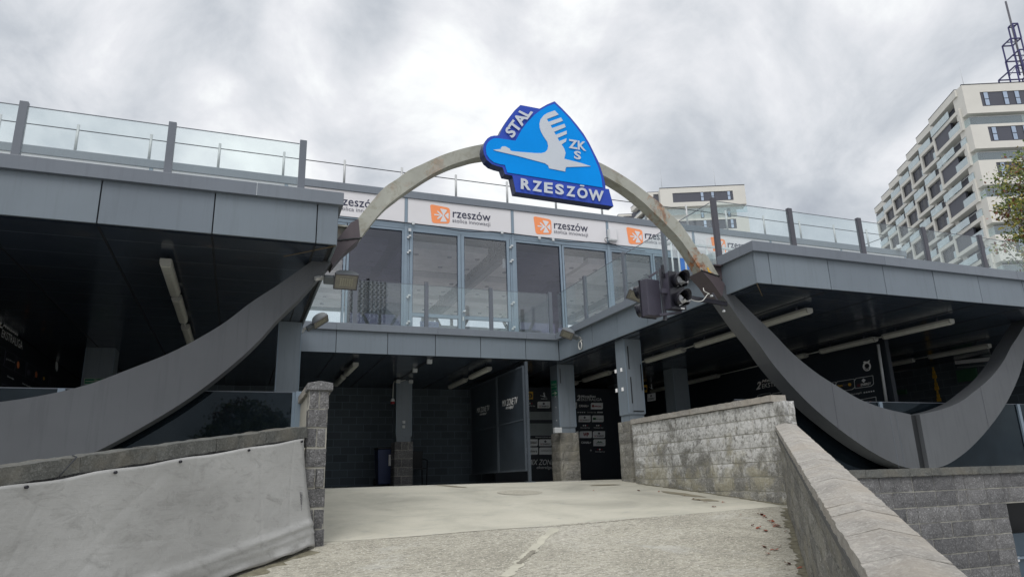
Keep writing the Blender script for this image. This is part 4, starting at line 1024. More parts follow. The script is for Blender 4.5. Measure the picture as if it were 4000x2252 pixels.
# white barrier with blue panel on the right wing
t = thing('barrier', (8.5, 10.5, DECK), 'white metal railing with a blue and white panel behind the rusty end of the arch', 'barrier')
for x in [7.30+.145*i for i in range(5)]+[8.1, 8.5, 8.9, 9.5, 10.1]: MB().tube([(x, 10.37, DECK), (x, 10.37, 4.2)], .018, 8).build('bar', 'whitemetal', t)
MB().bar((7.28, 10.37, 4.2), (12, 10.37, 4.2), .04).build('top_rail', 'whitemetal', t)
MB().bar((7.28, 10.37, 3.6), (7.9, 10.37, 3.6), .03).build('mid_rail', 'whitemetal', t)
MB().bar((7.28, 10.37, 4.2), (7.28, 10.62, 4.2), .04).build('side_rail', 'whitemetal', t)
for yy in (10.5, 10.62): MB().tube([(7.28, yy, DECK), (7.28, yy, 4.2)], .018, 8).build('bar', 'whitemetal', t)
mb = MB(); mb.box(7.40, 12, 10.47, 10.49, 3.955, 4.16); mb.build('white_panel', 'banner', t)
MB().box(7.55, 8.30, 10.47, 10.49, DECK, 3.95).build('blue_panel', 'bluecloth', t)
MB().box(8.31, 12, 10.47, 10.49, DECK, 3.95).build('white_panel', 'banner', t)
c = PX(zI(1400, 950), 7.2)
tag(MB().box(7.1, 7.35, 8.95, 9.35, c.z-.12, c.z+.03).build('white_crate', 'whitemetal', None, .03), 'white rounded plastic item lying on the terrace edge beside the corner post', 'box')

# ------------------------------------------------------------------ floodlights
def make_flood():
    t = thing('floodlight', (0, 0, 0), None, 'floodlight', 'small LED floodlights around the pit opening')
    MB().box(-.14, .14, -.105, .105, 0, .035).build('body', 'flbody', t, .006)
    mb = MB(); mb.box(-.14, .14, -.105, -.095, -.014, 0); mb.box(-.14, .14, .095, .105, -.014, 0); mb.box(-.14, -.13, -.095, .095, -.014, 0); mb.box(.13, .14, -.095, .095, -.014, 0); mb.build('rim', 'postdk', t)
    g = MB().box(-.13, .13, -.095, .095, -.008, -.001).build('glass', 'flglass', t)
    mb = MB()
    for i in range(6):
        for j in range(4): mb.box(-.075+i*.027, -.055+i*.027, -.05+j*.027, -.03+j*.027, -.012, -.009)
    mb.build('led_grid', 'flled', g)
    mb = MB()
    for yy in (-.1, .094): mb.prism([(-.13, yy, .035)]+[(-.13*math.cos(PI*k/12), yy, .035+.075*math.sin(PI*k/12)) for k in range(1, 12)]+[(.13, yy, .035)], (0, .006, 0))
    mb.build('cooling_hood', 'flbody', t)
    MB().box(-.26, -.14, -.05, .05, -.01, .05).build('driver_box', 'flbody', t, .008)
    mb = MB(); mb.bar((-.20, 0, .05), (-.30, 0, .05), .05, .02); mb.bar((-.30, 0, .05), (-.36, 0, .02), .04); mb.build('bracket', 'galv', t)
    return t
FLP = make_flood()
def place(o, loc, ax, dn, label):
    """ax: direction of the lamp's long side (+x away from bracket), dn: facing direction"""
    X = Vector(ax).normalized(); Z = -Vector(dn).normalized(); Y = Z.cross(X).normalized(); X = Y.cross(Z)
    o.location = loc; o.rotation_euler = Matrix((X, Y, Z)).transposed().to_euler(); o['label'] = label
flc = [copy_tree(FLP) for _ in range(3)]
place(FLP, (1.08, 8.2, 2.36), (1, 0, 0), (.0, -.75, -.75), 'small floodlight beside the left ribbon, facing down and forward, nearest the left canopy')
place(flc[0], (1.16, 11.78, 2.66), (.8, .0, .55), (.55, -.35, -.75), 'small floodlight on top of the left steel column, tilted up')
place(flc[1], (6.43, 13.2, 2.98), (-.8, .35, .45), (-.5, -.5, -.75), 'small floodlight on the inner side fascia with a white cable loop below it')
place(flc[2], (6.42, 10.34, 3.10), (-.8, .35, .45), (-.5, -.5, -.75), 'small floodlight partly hidden behind the traffic light')
zH = oz((2160, 1230), 8.53)
c = PX(zH(920, 990), 6.7)
tag(MB().tube([c+Vector((-.01, .075*math.cos(a), .085*math.sin(a)-.01)) for a in [PI/2+2*PI*k/20 for k in range(20)]]+[c+Vector((-.01, -.09, .09))], .011, 6).build('cable_loop', 'whitecable'), 'white cable loop hanging from the floodlight on the inner side fascia', 'cable')

# ------------------------------------------------------------------ traffic light
T_ = thing('traffic_light', (5.6, 8.0, 2.5), 'old two-lamp traffic light with silver foil in the visors, bracketed off the right ribbon', 'traffic light')
def head(c, n, parent, foil=True):
    n = Vector(n).normalized(); s = Vector((-n.y, n.x, 0)); s = -s; up = Vector((0, 0, 1)); c = Vector(c)
    h = MB().obox(c, s, n, up, .125, .07, .265).build('housing', 'plumplastic', parent, .012)
    MB().obox(c+n*.078, s, n, up, .135, .008, .275).build('door_plate', 'blackplastic', h, .004)
    for dz in (.135, -.135):
        o = c+n*.087+up*dz
        mb = MB(); N = 26; R0, R1 = .102, .112; ln = .21
        a0, a1 = math.radians(-62), math.radians(242)      # open at the bottom
        rings = []
        for rr_, dd in ((R0, 0), (R1, 1)):
            rings.append([mb.bm.verts.new(o+s*(rr_*math.cos(a))+up*(rr_*math.sin(a))+n*(dd*ln*(.62+.38*max(0, math.sin(a))))) for a in [a0+(a1-a0)*k/N for k in range(N+1)]])
        for k in range(N): mb.bm.faces.new((rings[0][k], rings[0][k+1], rings[1][k+1], rings[1][k])).smooth = True
        v = mb.build('visor', 'blackplastic', h); md = v.modifiers.new('thickness', 'SOLIDIFY'); md.thickness = .004
        MB().tube([o, o+n*.012], .095, 24).build('lens', 'lens', v)
        if foil:
            mb = MB(); rr_ = random.Random(11+int(dz*100)); G = []
            for j in range(9):
                row = []
                for i in range(9):
                    a = math.radians(-150+ i/8*110); r_ = .088*(1-.18*j/8); d_ = .015+.16*j/8
                    row.append(mb.bm.verts.new(o+s*(r_*math.cos(a)*.95-.015)+up*(r_*math.sin(a)+.01+.05*(1-j/8)*(.5-abs(i/8-.5)))+n*d_+Vector([rr_.uniform(-.007, .007) for _ in range(3)])))
                G.append(row)
            for a, b in zip(G, G[1:]):
                for i in range(8): mb.bm.faces.new((a[i], a[i+1], b[i+1], b[i]))
            mb.build('foil_sheet', 'foil', v)
            # foil over the lens itself
            mb = MB(); cc = mb.bm.verts.new(o+n*.035); rg = [mb.bm.verts.new(o+n*(.02+rr_.uniform(0, .03))+s*(.09*math.cos(2*PI*k/14))*rr_.uniform(.6, 1)+up*(.09*math.sin(2*PI*k/14)-.012)*rr_.uniform(.6, 1)) for k in range(14)]
            for k in range(14): mb.bm.faces.new((cc, rg[k], rg[(k+1) % 14]))
            mb.build('foil_sheet', 'foil', v)
    return h
head((5.60, 8.0, 2.50), (.12, -1, 0), T_)
head((5.31, 8.14, 2.42), (-.15, .99, 0), T_, False)
MB().box(5.455, 5.495, 8.06, 8.10, 2.10, 2.86).build('mounting_post', 'postdk', T_, .003)
MB().box(5.44, 5.47, 7.98, 8.02, 2.70, 2.88).build('mounting_clamp', 'blackplastic', T_)
mb = MB(); mb.box(5.38, 5.52, 7.96, 8.0, 2.46, 2.53); mb.bar((5.36, 8.05, 2.16), (5.7, 8.0, 2.21), .05, .03); mb.bar((5.40, 8.05, 2.80), (5.28, 8.1, 2.72), .03); mb.build('mounting_bracket', 'plumplastic', T_, .003)
MB().bar((5.70, 8.12, 2.49), (6.66, 8.20, 2.44), .035, .065).build('arm', 'blackplastic', T_, .004)
mb = MB(); mb.bar((6.44, 8.225, 2.60), (6.62, 8.225, 2.34), .03, .02); mb.build('arm_plate', 'postdk', T_)
for q in ((6.41, 2.55), (6.60, 2.33)): MB().tube([(q[0], 8.19, q[1]), (q[0], 8.23, q[1])], .016, 10).build('bolt', 'whitemetal', T_)
MB().tube(crom([(5.86, 8.05, 2.44), (6.0, 8.04, 2.40), (6.12, 8.05, 2.42), (6.25, 8.1, 2.53), (6.33, 8.15, 2.56), (6.26, 8.17, 2.60), (6.27, 8.2, 2.66)], 26), .006, 5).build('loose_wire', 'whitecable', T_)
MB().box(5.64, 5.70, 7.915, 7.92, 2.235, 2.255).build('sticker', 'whiteprint', T_)

# ------------------------------------------------------------------ tube lights under the soffit
def make_tube():
    t = thing('tube_light', (0, 0, 0), None, 'tube light', 'weatherproof tube lights under the soffit')
    prof = [(-.062, .05), (.062, .05), (.066, .015), (-.066, .015)]
    MB().prism([(x, -.70, z) for x, z in prof], (0, 1.40, 0)).build('housing', 'tubebody', t, .004)
    lens = [(-.062, .0145), (.062, .0145), (.055, -.03), (.034, -.05), (-.034, -.05), (-.055, -.03)]
    MB().prism([(x, -.685, z) for x, z in lens], (0, 1.37, 0)).build('diffuser', 'tubelens', t, .006)
    for s in (-1, 1):
        e = [(x*.98, z) for x, z in ((-.06, .045), (.06, .045), (.062, -.02), (.034, -.046), (-.034, -.046), (-.062, -.02))]
        MB().prism([(x, s*.70, z) for x, z in e], (0, s*.025, 0)).build('end_cap', 'tubebody', t, .006)
    mb = MB(); mb.box(-.012, .012, -.45, -.43, .05, .105); mb.box(-.012, .012, .43, .45, .05, .105); mb.build('hanger', 'postdk', t)
    return t
rows = [(-.91, 'in the left wing'), (2.25, 'in the left row of the middle bay'), (5.30, 'in the right row of the middle bay'), (8.45, 'in the row behind the painted block wall'), (11.68, 'in the row behind the right ribbon'), (14.95, 'in the far right row')]
ys = [9.12, 10.75, 12.62, 15.75, 17.6]; nth = ['first', 'second', 'third', 'fourth', 'fifth']
proto = make_tube(); used = False
for x, nm in rows:
    k = 0; prev = None
    for y in ys:
        if x in (2.25, 5.30) and y < 14: continue
        if x == 14.95 and y < 10: continue
        o = proto if not used else copy_tree(proto); used = True
        o.location = (x, y, 2.495); o['label'] = '%s dusty unlit tube light from the front, %s' % (nth[k], nm)
        if prev and y-prev < 3.2:
            tag(MB().tube([(x, prev+.72, 2.51), (x, y-.72, 2.51)], .012, 6).build('conduit', 'whitecable'), 'white conduit from %s to %s tube light %s' % (nth[k-1], nth[k], nm), 'conduit')
        prev = y; k += 1

# ------------------------------------------------------------------ things in the pit
t = thing('mix_zone_screen', (5.72, 16, -.05), 'tall black framed screen reading MIX ZONE TV, standing crosswise in the pit', 'screen')
SX = 5.72
for i, (a, b) in enumerate(((14.02, 15.7), (15.74, 17.8))):
    MB().box(SX, SX+.02, a+.04, b-.04, .22, 2.38).build('sheet', 'screen', t)
    mb = MB(); mb.box(SX-.012, SX+.03, a, a+.04, .18, 2.42); mb.box(SX-.012, SX+.03, b-.04, b, .18, 2.42); mb.box(SX-.012, SX+.03, a+.04, b-.04, .18, .22); mb.box(SX-.012, SX+.03, a+.04, b-.04, 2.38, 2.42); mb.box(SX-.01, SX+.0, a+.04, b-.04, 1.24, 1.27); mb.build('frame', 'screenframe', t, .003)
MB().box(SX+.03, SX+.09, 13.96, 14.02, -.05, 2.5).build('post', 'screenframe', t, .003)
MB().box(SX-.02, SX+.16, 13.9, 14.1, -.05, -.03).build('foot_plate', 'screenframe', t)
def z7x(s, *qs, **k): text(s, *[PX(z7(*q), SX-.014) for q in qs], 'whiteprint', t, **k)
z7x('MIX ZONE TV', (1226, 343), (1322, 318), (1319, 362), (1226, 380), bold=.0, shear=.2)
z7x('ekstraliga.pl', (1250, 378), (1297, 368), (1296, 394), (1248, 402), bold=.0, shear=.2)
z7x('MIX ZONE TV', (1067, 390), (1147, 370), (1144, 406), (1066, 420), bold=.0, shear=.2)
z7x('ekstraliga.pl', (1086, 422), (1127, 412), (1126, 432), (1084, 440), bold=.006, shear=.2)

SY = 17.3
t = thing('sponsor_wall', (8, SY, -.05), 'black sponsor wall with grey logo panels behind the exit sign column', 'sponsor wall')
MB().box(6.2, 10.0, SY, SY+.06, -.05, 2.40).build('wall_sheet', 'sponsor', t)
def P5(q, l=.0): return PY(z5(*q), SY-.004-l)
def pan(x0, y0, x1, y1, m='panelgrey', l=.004, cut=True, nm='logo_panel'):
    c = 9 if cut else 0
    return MB().prism([P5(q, l) for q in ([(x0+c, y0), (x1, y0), (x1, y1-c), (x1-c, y1), (x0, y1), (x0, y0+c)] if cut else [(x0, y0), (x1, y0), (x1, y1), (x0, y1)])], (0, .004, 0)).build(nm, m, t)
def tx(s, x0, y0, x1, y1, m='whiteprint', l=.012, **k): text(s, P5((x0, y0), l), P5((x1, y0), l), P5((x1, y1), l), P5((x0, y1), l), m, t, **k)
def disc(cx, cy, r, m, l=.01, fn=P5, par=None, nm='round_mark'):
    return MB().poly([fn((cx+r*math.cos(2*PI*k/18), cy+r*math.sin(2*PI*k/18)), l) for k in range(18)]).build(nm, m, par or t)
pan(412, 338, 480, 416, 'yellowprint', .004, False); disc(447, 380, 27, 'black'); disc(447, 380, 14, 'yellowprint', .014); disc(447, 380, 8, 'black', .018)
bx = lambda x, y: (550+(x-212)/1200*75, 345+(y-163)/750*52)
MB().poly([P5(bx(*q), .008) for q in BIRD]).build('bird_mark', 'panelgrey', t)
tx('RZESZÓW', 563, 404, 628, 418, 'panelgrey')
tx('Ekstraliga App', 415, 478, 500, 494, 'panelgrey'); disc(446, 460, 9, 'panelgrey'); disc(468, 460, 8, 'redprint')
def gc(x0, y0, x1, y1):
    pan(x0, y0, x1, y1); w, h = x1-x0, y1-y0; cx = (x0+x1)/2
    MB().poly([P5(q, .01) for q in ((cx, y0+h*.12), (cx+w*.11, y0+h*.32), (cx, y0+h*.54), (cx-w*.11, y0+h*.32))]).build('diamond_mark', 'greyprint', t)
    tx('GC', x0+w*.10, y0+h*.6, x0+w*.32, y0+h*.84, 'redprint', bold=.02); tx('ENERGY', x0+w*.34, y0+h*.6, x1-w*.08, y0+h*.84, 'black', bold=.02)
gc(526, 440, 656, 508); gc(542, 828, 672, 898)
pan(412, 545, 690, 628, 'panelblank', .004, False, 'blank_board'); pan(412, 665, 700, 790, 'panelblank', .004, False, 'blank_board')
tx('Najlepsza żużlowa liga', 505, 799, 665, 814, 'panelgrey')
pan(395, 828, 529, 898); tx('FERRBUD', 438, 850, 520, 875, 'black', bold=.02, shear=.25); MB().poly([P5(q, .01) for q in ((418, 852), (434, 852), (430, 878), (424, 878))]).build('red_mark', 'redprint', t)
pan(395, 912, 532, 985); tx('solvera', 432, 936, 522, 962, 'black', bold=.01)
pan(545, 912, 678, 985); tx('ASTOR BUDOWNICTWO', 560, 940, 668, 954, 'greyprint')
tx('MIX ZONE', 425, 1036, 700, 1092, 'panelgrey', bold=.0, shear=.25); tx('ekstraliga.pl', 517, 1102, 712, 1142, 'panelgrey', shear=.2)
tx('2', 928, 374, 968, 432, 'panelgrey', bold=.03, shear=.25); tx('Metalkas', 973, 374, 1126, 399, 'panelgrey', bold=.02, shear=.2); tx('EKSTRALIGA', 973, 404, 1187, 434, 'panelgrey', bold=.0)
tx('CANAL+', 953, 472, 1053, 497, 'whiteprint', bold=.03); pan(1076, 453, 1200, 520); pan(880, 448, 932, 515)
tx('SPECIAL', 1110, 482, 1188, 498, 'redprint', bold=.04); MB().poly([P5(q, .01) for q in ((1088, 475), (1108, 475), (1108, 498), (1088, 498))]).build('red_mark', 'redprint', t)
tx('Ekstraliga App', 1040, 545, 1130, 560, 'panelgrey')
for i in range(4): disc(945+i*22, 551, 6, 'panelgrey')
for i in range(3): disc(1150+i*20, 551, 8, 'panelgrey')
gc(950, 583, 1074, 651); pan(1088, 583, 1208, 651); MB().poly([P5(q, .01) for q in ((1098, 606), (1128, 606), (1128, 628), (1098, 628))]).build('green_mark', 'greenprint', t); tx('BANK SPÓŁDZIELCZY', 1130, 612, 1200, 628, 'greenprint')
for x in (970, 1107):
    tx('Ekstraliga App', x, 703, x+95, 719, 'panelgrey')
    for i, m in enumerate(('panelgrey', 'whiteprint', 'redprint')): disc(x+30+i*20, 686, 7, m)
pan(960, 745, 1086, 815); tx('WP', 995, 760, 1056, 798, 'redprint', bold=.04); gc(1098, 745, 1222, 815); pan(925, 745, 948, 815)
tx('CANAL+', 976, 850, 1078, 873, 'panelgrey', bold=.03); pan(1102, 828, 1226, 898)
MB().poly([P5(q, .01) for q in ((1135, 862), (1155, 846), (1168, 854), (1178, 847), (1200, 862))]).build('hill_mark', 'greenprint', t); tx('TERMY', 1125, 868, 1210, 882, 'greenprint')
tx('+', 1066, 930, 1085, 955, 'panelgrey'); tx('Ekstraliga App', 1121, 948, 1220, 965, 'panelgrey')
for i, m in enumerate(('redprint', 'whiteprint', 'redprint')): disc(1148+i*20, 932, 8, m)
# logos seen to the right of the front column
PN_ = lambda q, l=.0: PY(zN(*q), SY-.004-l)
flat([PN_(q) for q in ((388, 588), (428, 582), (430, 668), (390, 674))], 'yellowprint', t, 'emblem_panel'); disc(408, 628, 17, 'black', .014, PN_)
MB().poly([PN_((447+(x-212)/1200*52, 572+(y-163)/750*62), .008) for x, y in BIRD]).build('bird_mark', 'panelgrey', t)
flat([PN_(q) for q in ((430, 690), (522, 675), (524, 762), (432, 776))], 'panelgrey', t, 'logo_panel')
text('GCENERGY', *[PN_(q, .012) for q in ((440, 738), (512, 728), (512, 748), (440, 758))], 'black', t, bold=.02)
MB().poly([PN_(q, .012) for q in ((473, 692), (484, 708), (474, 728), (463, 712))]).build('diamond_mark', 'greyprint', t)

# right partition writing
t = bpy.data.objects['pit_partition']; z6b = oz((2900, 1150), 2.0718); RX = 12.09
ov = thing('partition_prints', (RX, 13, 1.2), 'white logos and the words Metalkas EKSTRALIGA printed on the black partition behind the right ribbon', 'printed logos')
def PR(q, l=0): return PX(z6b(*q), RX-.004-l)
def tr(s, a, b, c, d, m='whiteprint', **k): text(s, *[PR(q, .006) for q in (a, b, c, d)], m, ov, **k)
tr('2', (112, 705), (152, 700), (150, 762), (112, 770), bold=.03, shear=.25)
tr('Metalkas', (158, 688), (330, 655), (330, 684), (156, 712), bold=.02, shear=.2)
tr('EKSTRALIGA', (160, 722), (410, 674), (410, 716), (160, 758), bold=.0)
def outl(q, m='panelgrey', fn=PR, par=ov, w=.008):
    mb = MB(); p = [fn(a, .004) for a in q]+[fn(q[0], .004)]
    for a, b in zip(p, p[1:]): mb.bar(a, b, w, .004, (1, 0, 0))
    mb.build('logo_outline', m, par)
for dx, dy in ((0, 0), (-152, 27), (-300, 53)):
    outl([(920+dx, 676+dy), (1056+dx, 654+dy), (1062+dx, 722+dy), (1040+dx, 740+dy), (912+dx, 758+dy), (905+dx, 700+dy)])
outl([(122, 815), (165, 803), (225, 793), (229, 850), (118, 868)]); outl([(236, 812), (246, 800), (345, 783), (352, 842), (335, 855), (240, 862)]); outl([(960, 848), (1080, 826), (1085, 880), (965, 880)])
tr('grandhotel', (247, 815), (345, 800), (346, 818), (248, 832), 'panelgrey')
tr('Stan', (770, 728), (812, 722), (812, 742), (771, 748), 'yellowprint', bold=.02); tr('Best', (815, 721), (848, 715), (848, 736), (815, 742), 'greyprint', bold=.02); disc(868, 726, 13, 'yellowprint', .006, PR, ov)
tr('GC', (928, 725), (958, 720), (958, 740), (929, 744), 'redprint', bold=.02); tr('ENERGY', (960, 719), (1042, 706), (1042, 726), (960, 739), 'whiteprint', bold=.02)
MB().poly([PR(q, .006) for q in ((978, 676), (998, 690), (982, 712), (964, 696))]).build('diamond_mark', 'panelgrey', ov)
tr('EkstraligaPL', (880, 800), (970, 785), (970, 802), (882, 816), 'whiteprint')
for i in range(5): disc(987+i*19, 791-i*3, 6, 'panelgrey', .006, PR, ov)
MB().poly([PR((1007+34*math.cos(a), 580+38*math.sin(a)), .006) for a in [2*PI*k/20 for k in range(20)]]+[]).build('round_emblem', 'whiteprint', ov)
disc(1008, 576, 19, 'black', .012, PR, ov); tr('PZM', (992, 596), (1026, 591), (1026, 607), (992, 612), 'black', bold=.02)
MB().poly([PR(q, .008) for q in ((975, 548), (985, 538), (1010, 540), (1032, 526), (1026, 552), (1000, 556))]).build('wing_mark', 'whiteprint', ov)
outl([(1010, 880), (1030, 862), (1052, 866), (1060, 880)], 'orange')
tag(MB().tube([PX(z6b(1097, 402), 12.03), PX(z6b(1168, 880), 12.03)], .028, 10).build('white_pipe', 'whitemetal'), 'white vertical pipe at the end of the black partition behind the right ribbon', 'pipe')
# left wall writing
ov2 = thing('wall_prints', (-3.59, 14, 2), 'white logos and the words Metalkas EKSTRALIGA printed on the black wall at far left', 'printed logos')
LXW = -3.59
def PLf(q, l=0): return PX(zO(*q), LXW+.004+l)
for s, q, k in (('2', ((-60, 60), (42, 130), (38, 268), (-62, 215)), dict(bold=.03)), ('Metalkas', ((62, 163), (300, 338), (296, 396), (44, 228)), dict(bold=.02, shear=.15)), ('EKSTRALIGA', ((36, 276), (372, 482), (368, 620), (18, 402)), dict())):
    text(s, *[PLf(a, .006) for a in q], 'whiteprint', ov2, **k)
for q in ([(-80, 520), (98, 608), (62, 870), (-90, 800)], [(118, 632), (270, 715), (250, 940), (210, 962), (64, 885), (90, 690)], [(290, 738), (438, 812), (420, 1050), (385, 1048), (245, 972)], [(462, 832), (575, 900), (560, 1125), (415, 1065)], [(605, 915), (700, 965), (690, 1180), (560, 1140)], [(720, 985), (820, 1035), (800, 1240), (700, 1205)], [(848, 1065), (935, 1112), (930, 1250), (830, 1245)], [(40, 1180), (190, 1240), (150, 1330), (0, 1330)]):
    outl(q, 'greyprint', PLf, ov2, .006)
text('grandhotel', *[PLf(a, .006) for a in ((100, 745), (240, 815), (238, 850), (98, 785))], 'panelgrey', ov2)
for cx, cy, rx, ry, m in ((303, 870, 22, 60, 'orange'), (603, 1030, 22, 55, 'orange'), (732, 1095, 16, 30, 'yellowprint'), (945, 890, 22, 95, 'panelgrey'), (480, 1000, 30, 50, 'greyprint')):
    MB().poly([PLf((cx+rx*math.cos(2*PI*k/16), cy+ry*math.sin(2*PI*k/16)), .006) for k in range(16)]).build('logo_mark', m, ov2)
for x in (120, 370, 480): text('Ekstraliga', *[PLf(a, .006) for a in ((x, 1040+(x-120)*.48), (x+110, 1092+(x-120)*.48), (x+105, 1125+(x-120)*.48), (x, 1078+(x-120)*.48))], 'panelgrey', ov2, bold=.01)

# plastic chair, bin, sockets and hanging plug
def chair(x, y, z):
    t = thing('plastic_chair', (x, y, z), 'dark plastic armchair in the shadow right of the middle column', 'chair')
    MB().obox((x, y+.22, z+.64), (1, 0, 0), (0, 1, .12), (0, -.12, 1), .21, .012, .24).build('backrest', 'black', t, .01)
    MB().box(x-.22, x+.22, y-.2, y+.22, z+.40, z+.43).build('seat', 'black', t, .01)
    for s in (-1, 1):
        MB().tube([(x+s*.22, y-.2, z), (x+s*.24, y-.18, z+.62), (x+s*.24, y+.2, z+.66)], .018, 8).build('armrest', 'black', t)
        MB().tube([(x+s*.22, y+.26, z), (x+s*.2, y+.22, z+.42)], .018, 8).build('leg', 'black', t)
chair(4.42, 18.45, -.05)
t = thing('waste_bin', (3.52, 18.4, -.05), 'tall blue wheeled waste bin in the shadow left of the middle column', 'bin')
MB().hexa([(3.38, 18.2, 0), (3.70, 18.2, 0), (3.70, 18.6, 0), (3.38, 18.6, 0), (3.34, 18.15, .86), (3.74, 18.15, .86), (3.74, 18.65, .86), (3.34, 18.65, .86)]).build('body', 'bluebin', t, .02)
MB().box(3.33, 3.75, 18.12, 18.66, .862, .91).build('lid', 'black', t, .02); MB().box(3.62, 3.69, 18.14, 18.152, .45, .72).build('sticker', 'whiteprint', t)
for s in (3.36, 3.72): MB().tube([(s-.02, 18.62, .05), (s+.02, 18.62, .05)], .09, 14).build('wheel', 'black', t)
t = thing('hanging_plug', (3.58, 17.6, 2.1), 'white and red industrial plug hanging on a cable beside the middle column', 'plug')
MB().tube(crom([(3.9, 17.55, 2.56), (3.72, 17.55, 2.50), (3.60, 17.55, 2.49), (3.585, 17.55, 2.3), (3.575, 17.55, 2.08)], 14), .009, 6).build('lead', 'whitecable', t)
MB().tube([(3.575, 17.55, 2.09), (3.575, 17.55, 2.0)], [.03, .06], 10).build('plug_body', 'whitemetal', t); MB().tube([(3.575, 17.55, 1.998), (3.575, 17.55, 1.945)], .055, 10).build('plug_ring', 'red', t)
for i, (x, y, z, w, l) in enumerate(((3.77, 14.62, 2.55, .055, 'white junction box nearest the front under the middle soffit'), (3.75, 15.9, 2.55, .055, 'white junction box behind the front one under the middle soffit'), (3.73, 17.64, 2.53, .05, 'left white box at the head of the middle column'), (4.06, 17.64, 2.53, .05, 'right white box at the head of the middle column'))):
    tag(MB().box(x-w, x+w, y-.04, y+.04, z-w, z+w*.8).build('ceiling_box', 'whitemetal', None, .01), l, 'box', 'white boxes under the middle soffit')
tag(MB().tube([(3.79, 14.5, 2.585), (3.76, 15.8, 2.585), (3.80, 17.6, 2.585), (4.05, 17.62, 2.56)], .008, 5).build('ceiling_cable', 'cable'), 'cable run joining the white boxes under the middle soffit', 'cable')
# pale and orange bars painted for lit slits at far right; green boards
for i, (q0, q1, w, m, lab) in enumerate((((1722, 550), (2010, 520), .09, 'whiteprint', 'upper pale bar painted as light slit in the dark far right of the pit'), ((1740, 588), (1960, 572), .03, 'panelblank', 'thin pale bar painted as light slit in the dark far right of the pit'), ((1738, 660), (1900, 640), .30, 'greenprint', 'green board in the dark far right of the pit'), ((1235, 790), (1330, 785), .13, 'greenprint', 'small green board low behind the right ribbon'), ((1810, 488), (2010, 490), .05, 'panelblank', 'topmost pale bar painted as light slit in the dark far right of the pit'))):
    a, b = PX(z6b(*q0), 16.8), PX(z6b(*q1), 16.8)
    tag(MB().bar(a, b, .03, w, (0, 0, 1)).build('slit_bar', m), lab, 'slit_bar')
for j in range(9):
    f = j/8; c = PX(z6b(1540+48*f, 598+250*f), 16.6); w = .02+.035*((j*7) % 3)/2
    tag(MB().box(16.6, 16.62, c.y-w, c.y+w, c.z-.05, c.z+.04).build('orange_lit_bit', 'yellowprint'), None, 'tag', 'orange pieces painted for a lit strip at far right of the pit')['label'] = 'small orange piece painted for a lit strip behind the right ribbon'
c = PX(z6b(395, 1000), 7.05)
tag(MB().tube(crom([(7.05, 8.0, .9), (7.12, 8.0, .75), (7.08, 8.02, .6), (7.2, 8.0, .45), (7.1, 8.0, .3)], 16), .01, 6).build('hanging_cable', 'cable'), 'dark cable hanging behind the end of the painted block wall', 'cable')
# fallen leaves
LP = [(1005, 845), (1025, 850), (1040, 857), (1030, 865), (1048, 866), (1065, 885), (1080, 890), (1090, 888), (1095, 905), (1110, 912), (1120, 918), (1100, 918), (1130, 920), (1005, 928), (1040, 942), (1050, 945), (1032, 1036), (1045, 1042), (1130, 1038), (1085, 1058), (1112, 1058), (1060, 1080), (900, 850), (970, 912), (740, 803), (620, 755), (650, 762), (690, 772), (795, 775), (565, 738), (415, 712), (30, 706), (1165, 948), (1178, 1140), (1250, 1165), (295, 706)]
zg = z8b; lm = None
t0 = None
for i, q in enumerate(LP):
    p = ground_hit(zg(*q))
    if t0 is None:
        mb = MB(); r_ = random.Random(1)
        pts = [(-.035, 0, .002), (-.018, .016, .006), (.004, .02, .010), (.022, .012, .006), (.036, 0, .012), (.02, -.014, .004), (-.004, -.019, .008), (-.02, -.013, .002)]
        mb.poly(pts); o = mb.build('fallen_leaf', 'fallen'); t0 = o
        tag(o, 'small reddish brown fallen leaf on the ramp near the painted block wall', 'leaf', 'fallen leaves on the ramp')
    else: o = t0.copy(); COL.objects.link(o)
    o.location = p+Vector((0, 0, .006)); s = random.uniform(.6, 1.25); o.scale = (s, s, s); o.rotation_euler = (random.uniform(-.3, .3), random.uniform(-.3, .3), random.uniform(0, 6.3))
p = ground_hit(z7(1335, 920)); mb = MB(); mb.poly([(p.x+.36*math.cos(a), p.y+.36*math.sin(a), -.046 if p.y+.36*math.sin(a) > 12.3 else rampz(p.x, p.y+.36*math.sin(a))+.004) for a in [2*PI*k/28 for k in range(28)]])
tag(mb.build('manhole_cover', simple('worn_cover', srgb(166, 162, 148), .85, 0, .2, 30, .3, .4, 60)), 'worn round manhole cover set in the smooth concrete at the mouth of the pit', 'manhole cover')

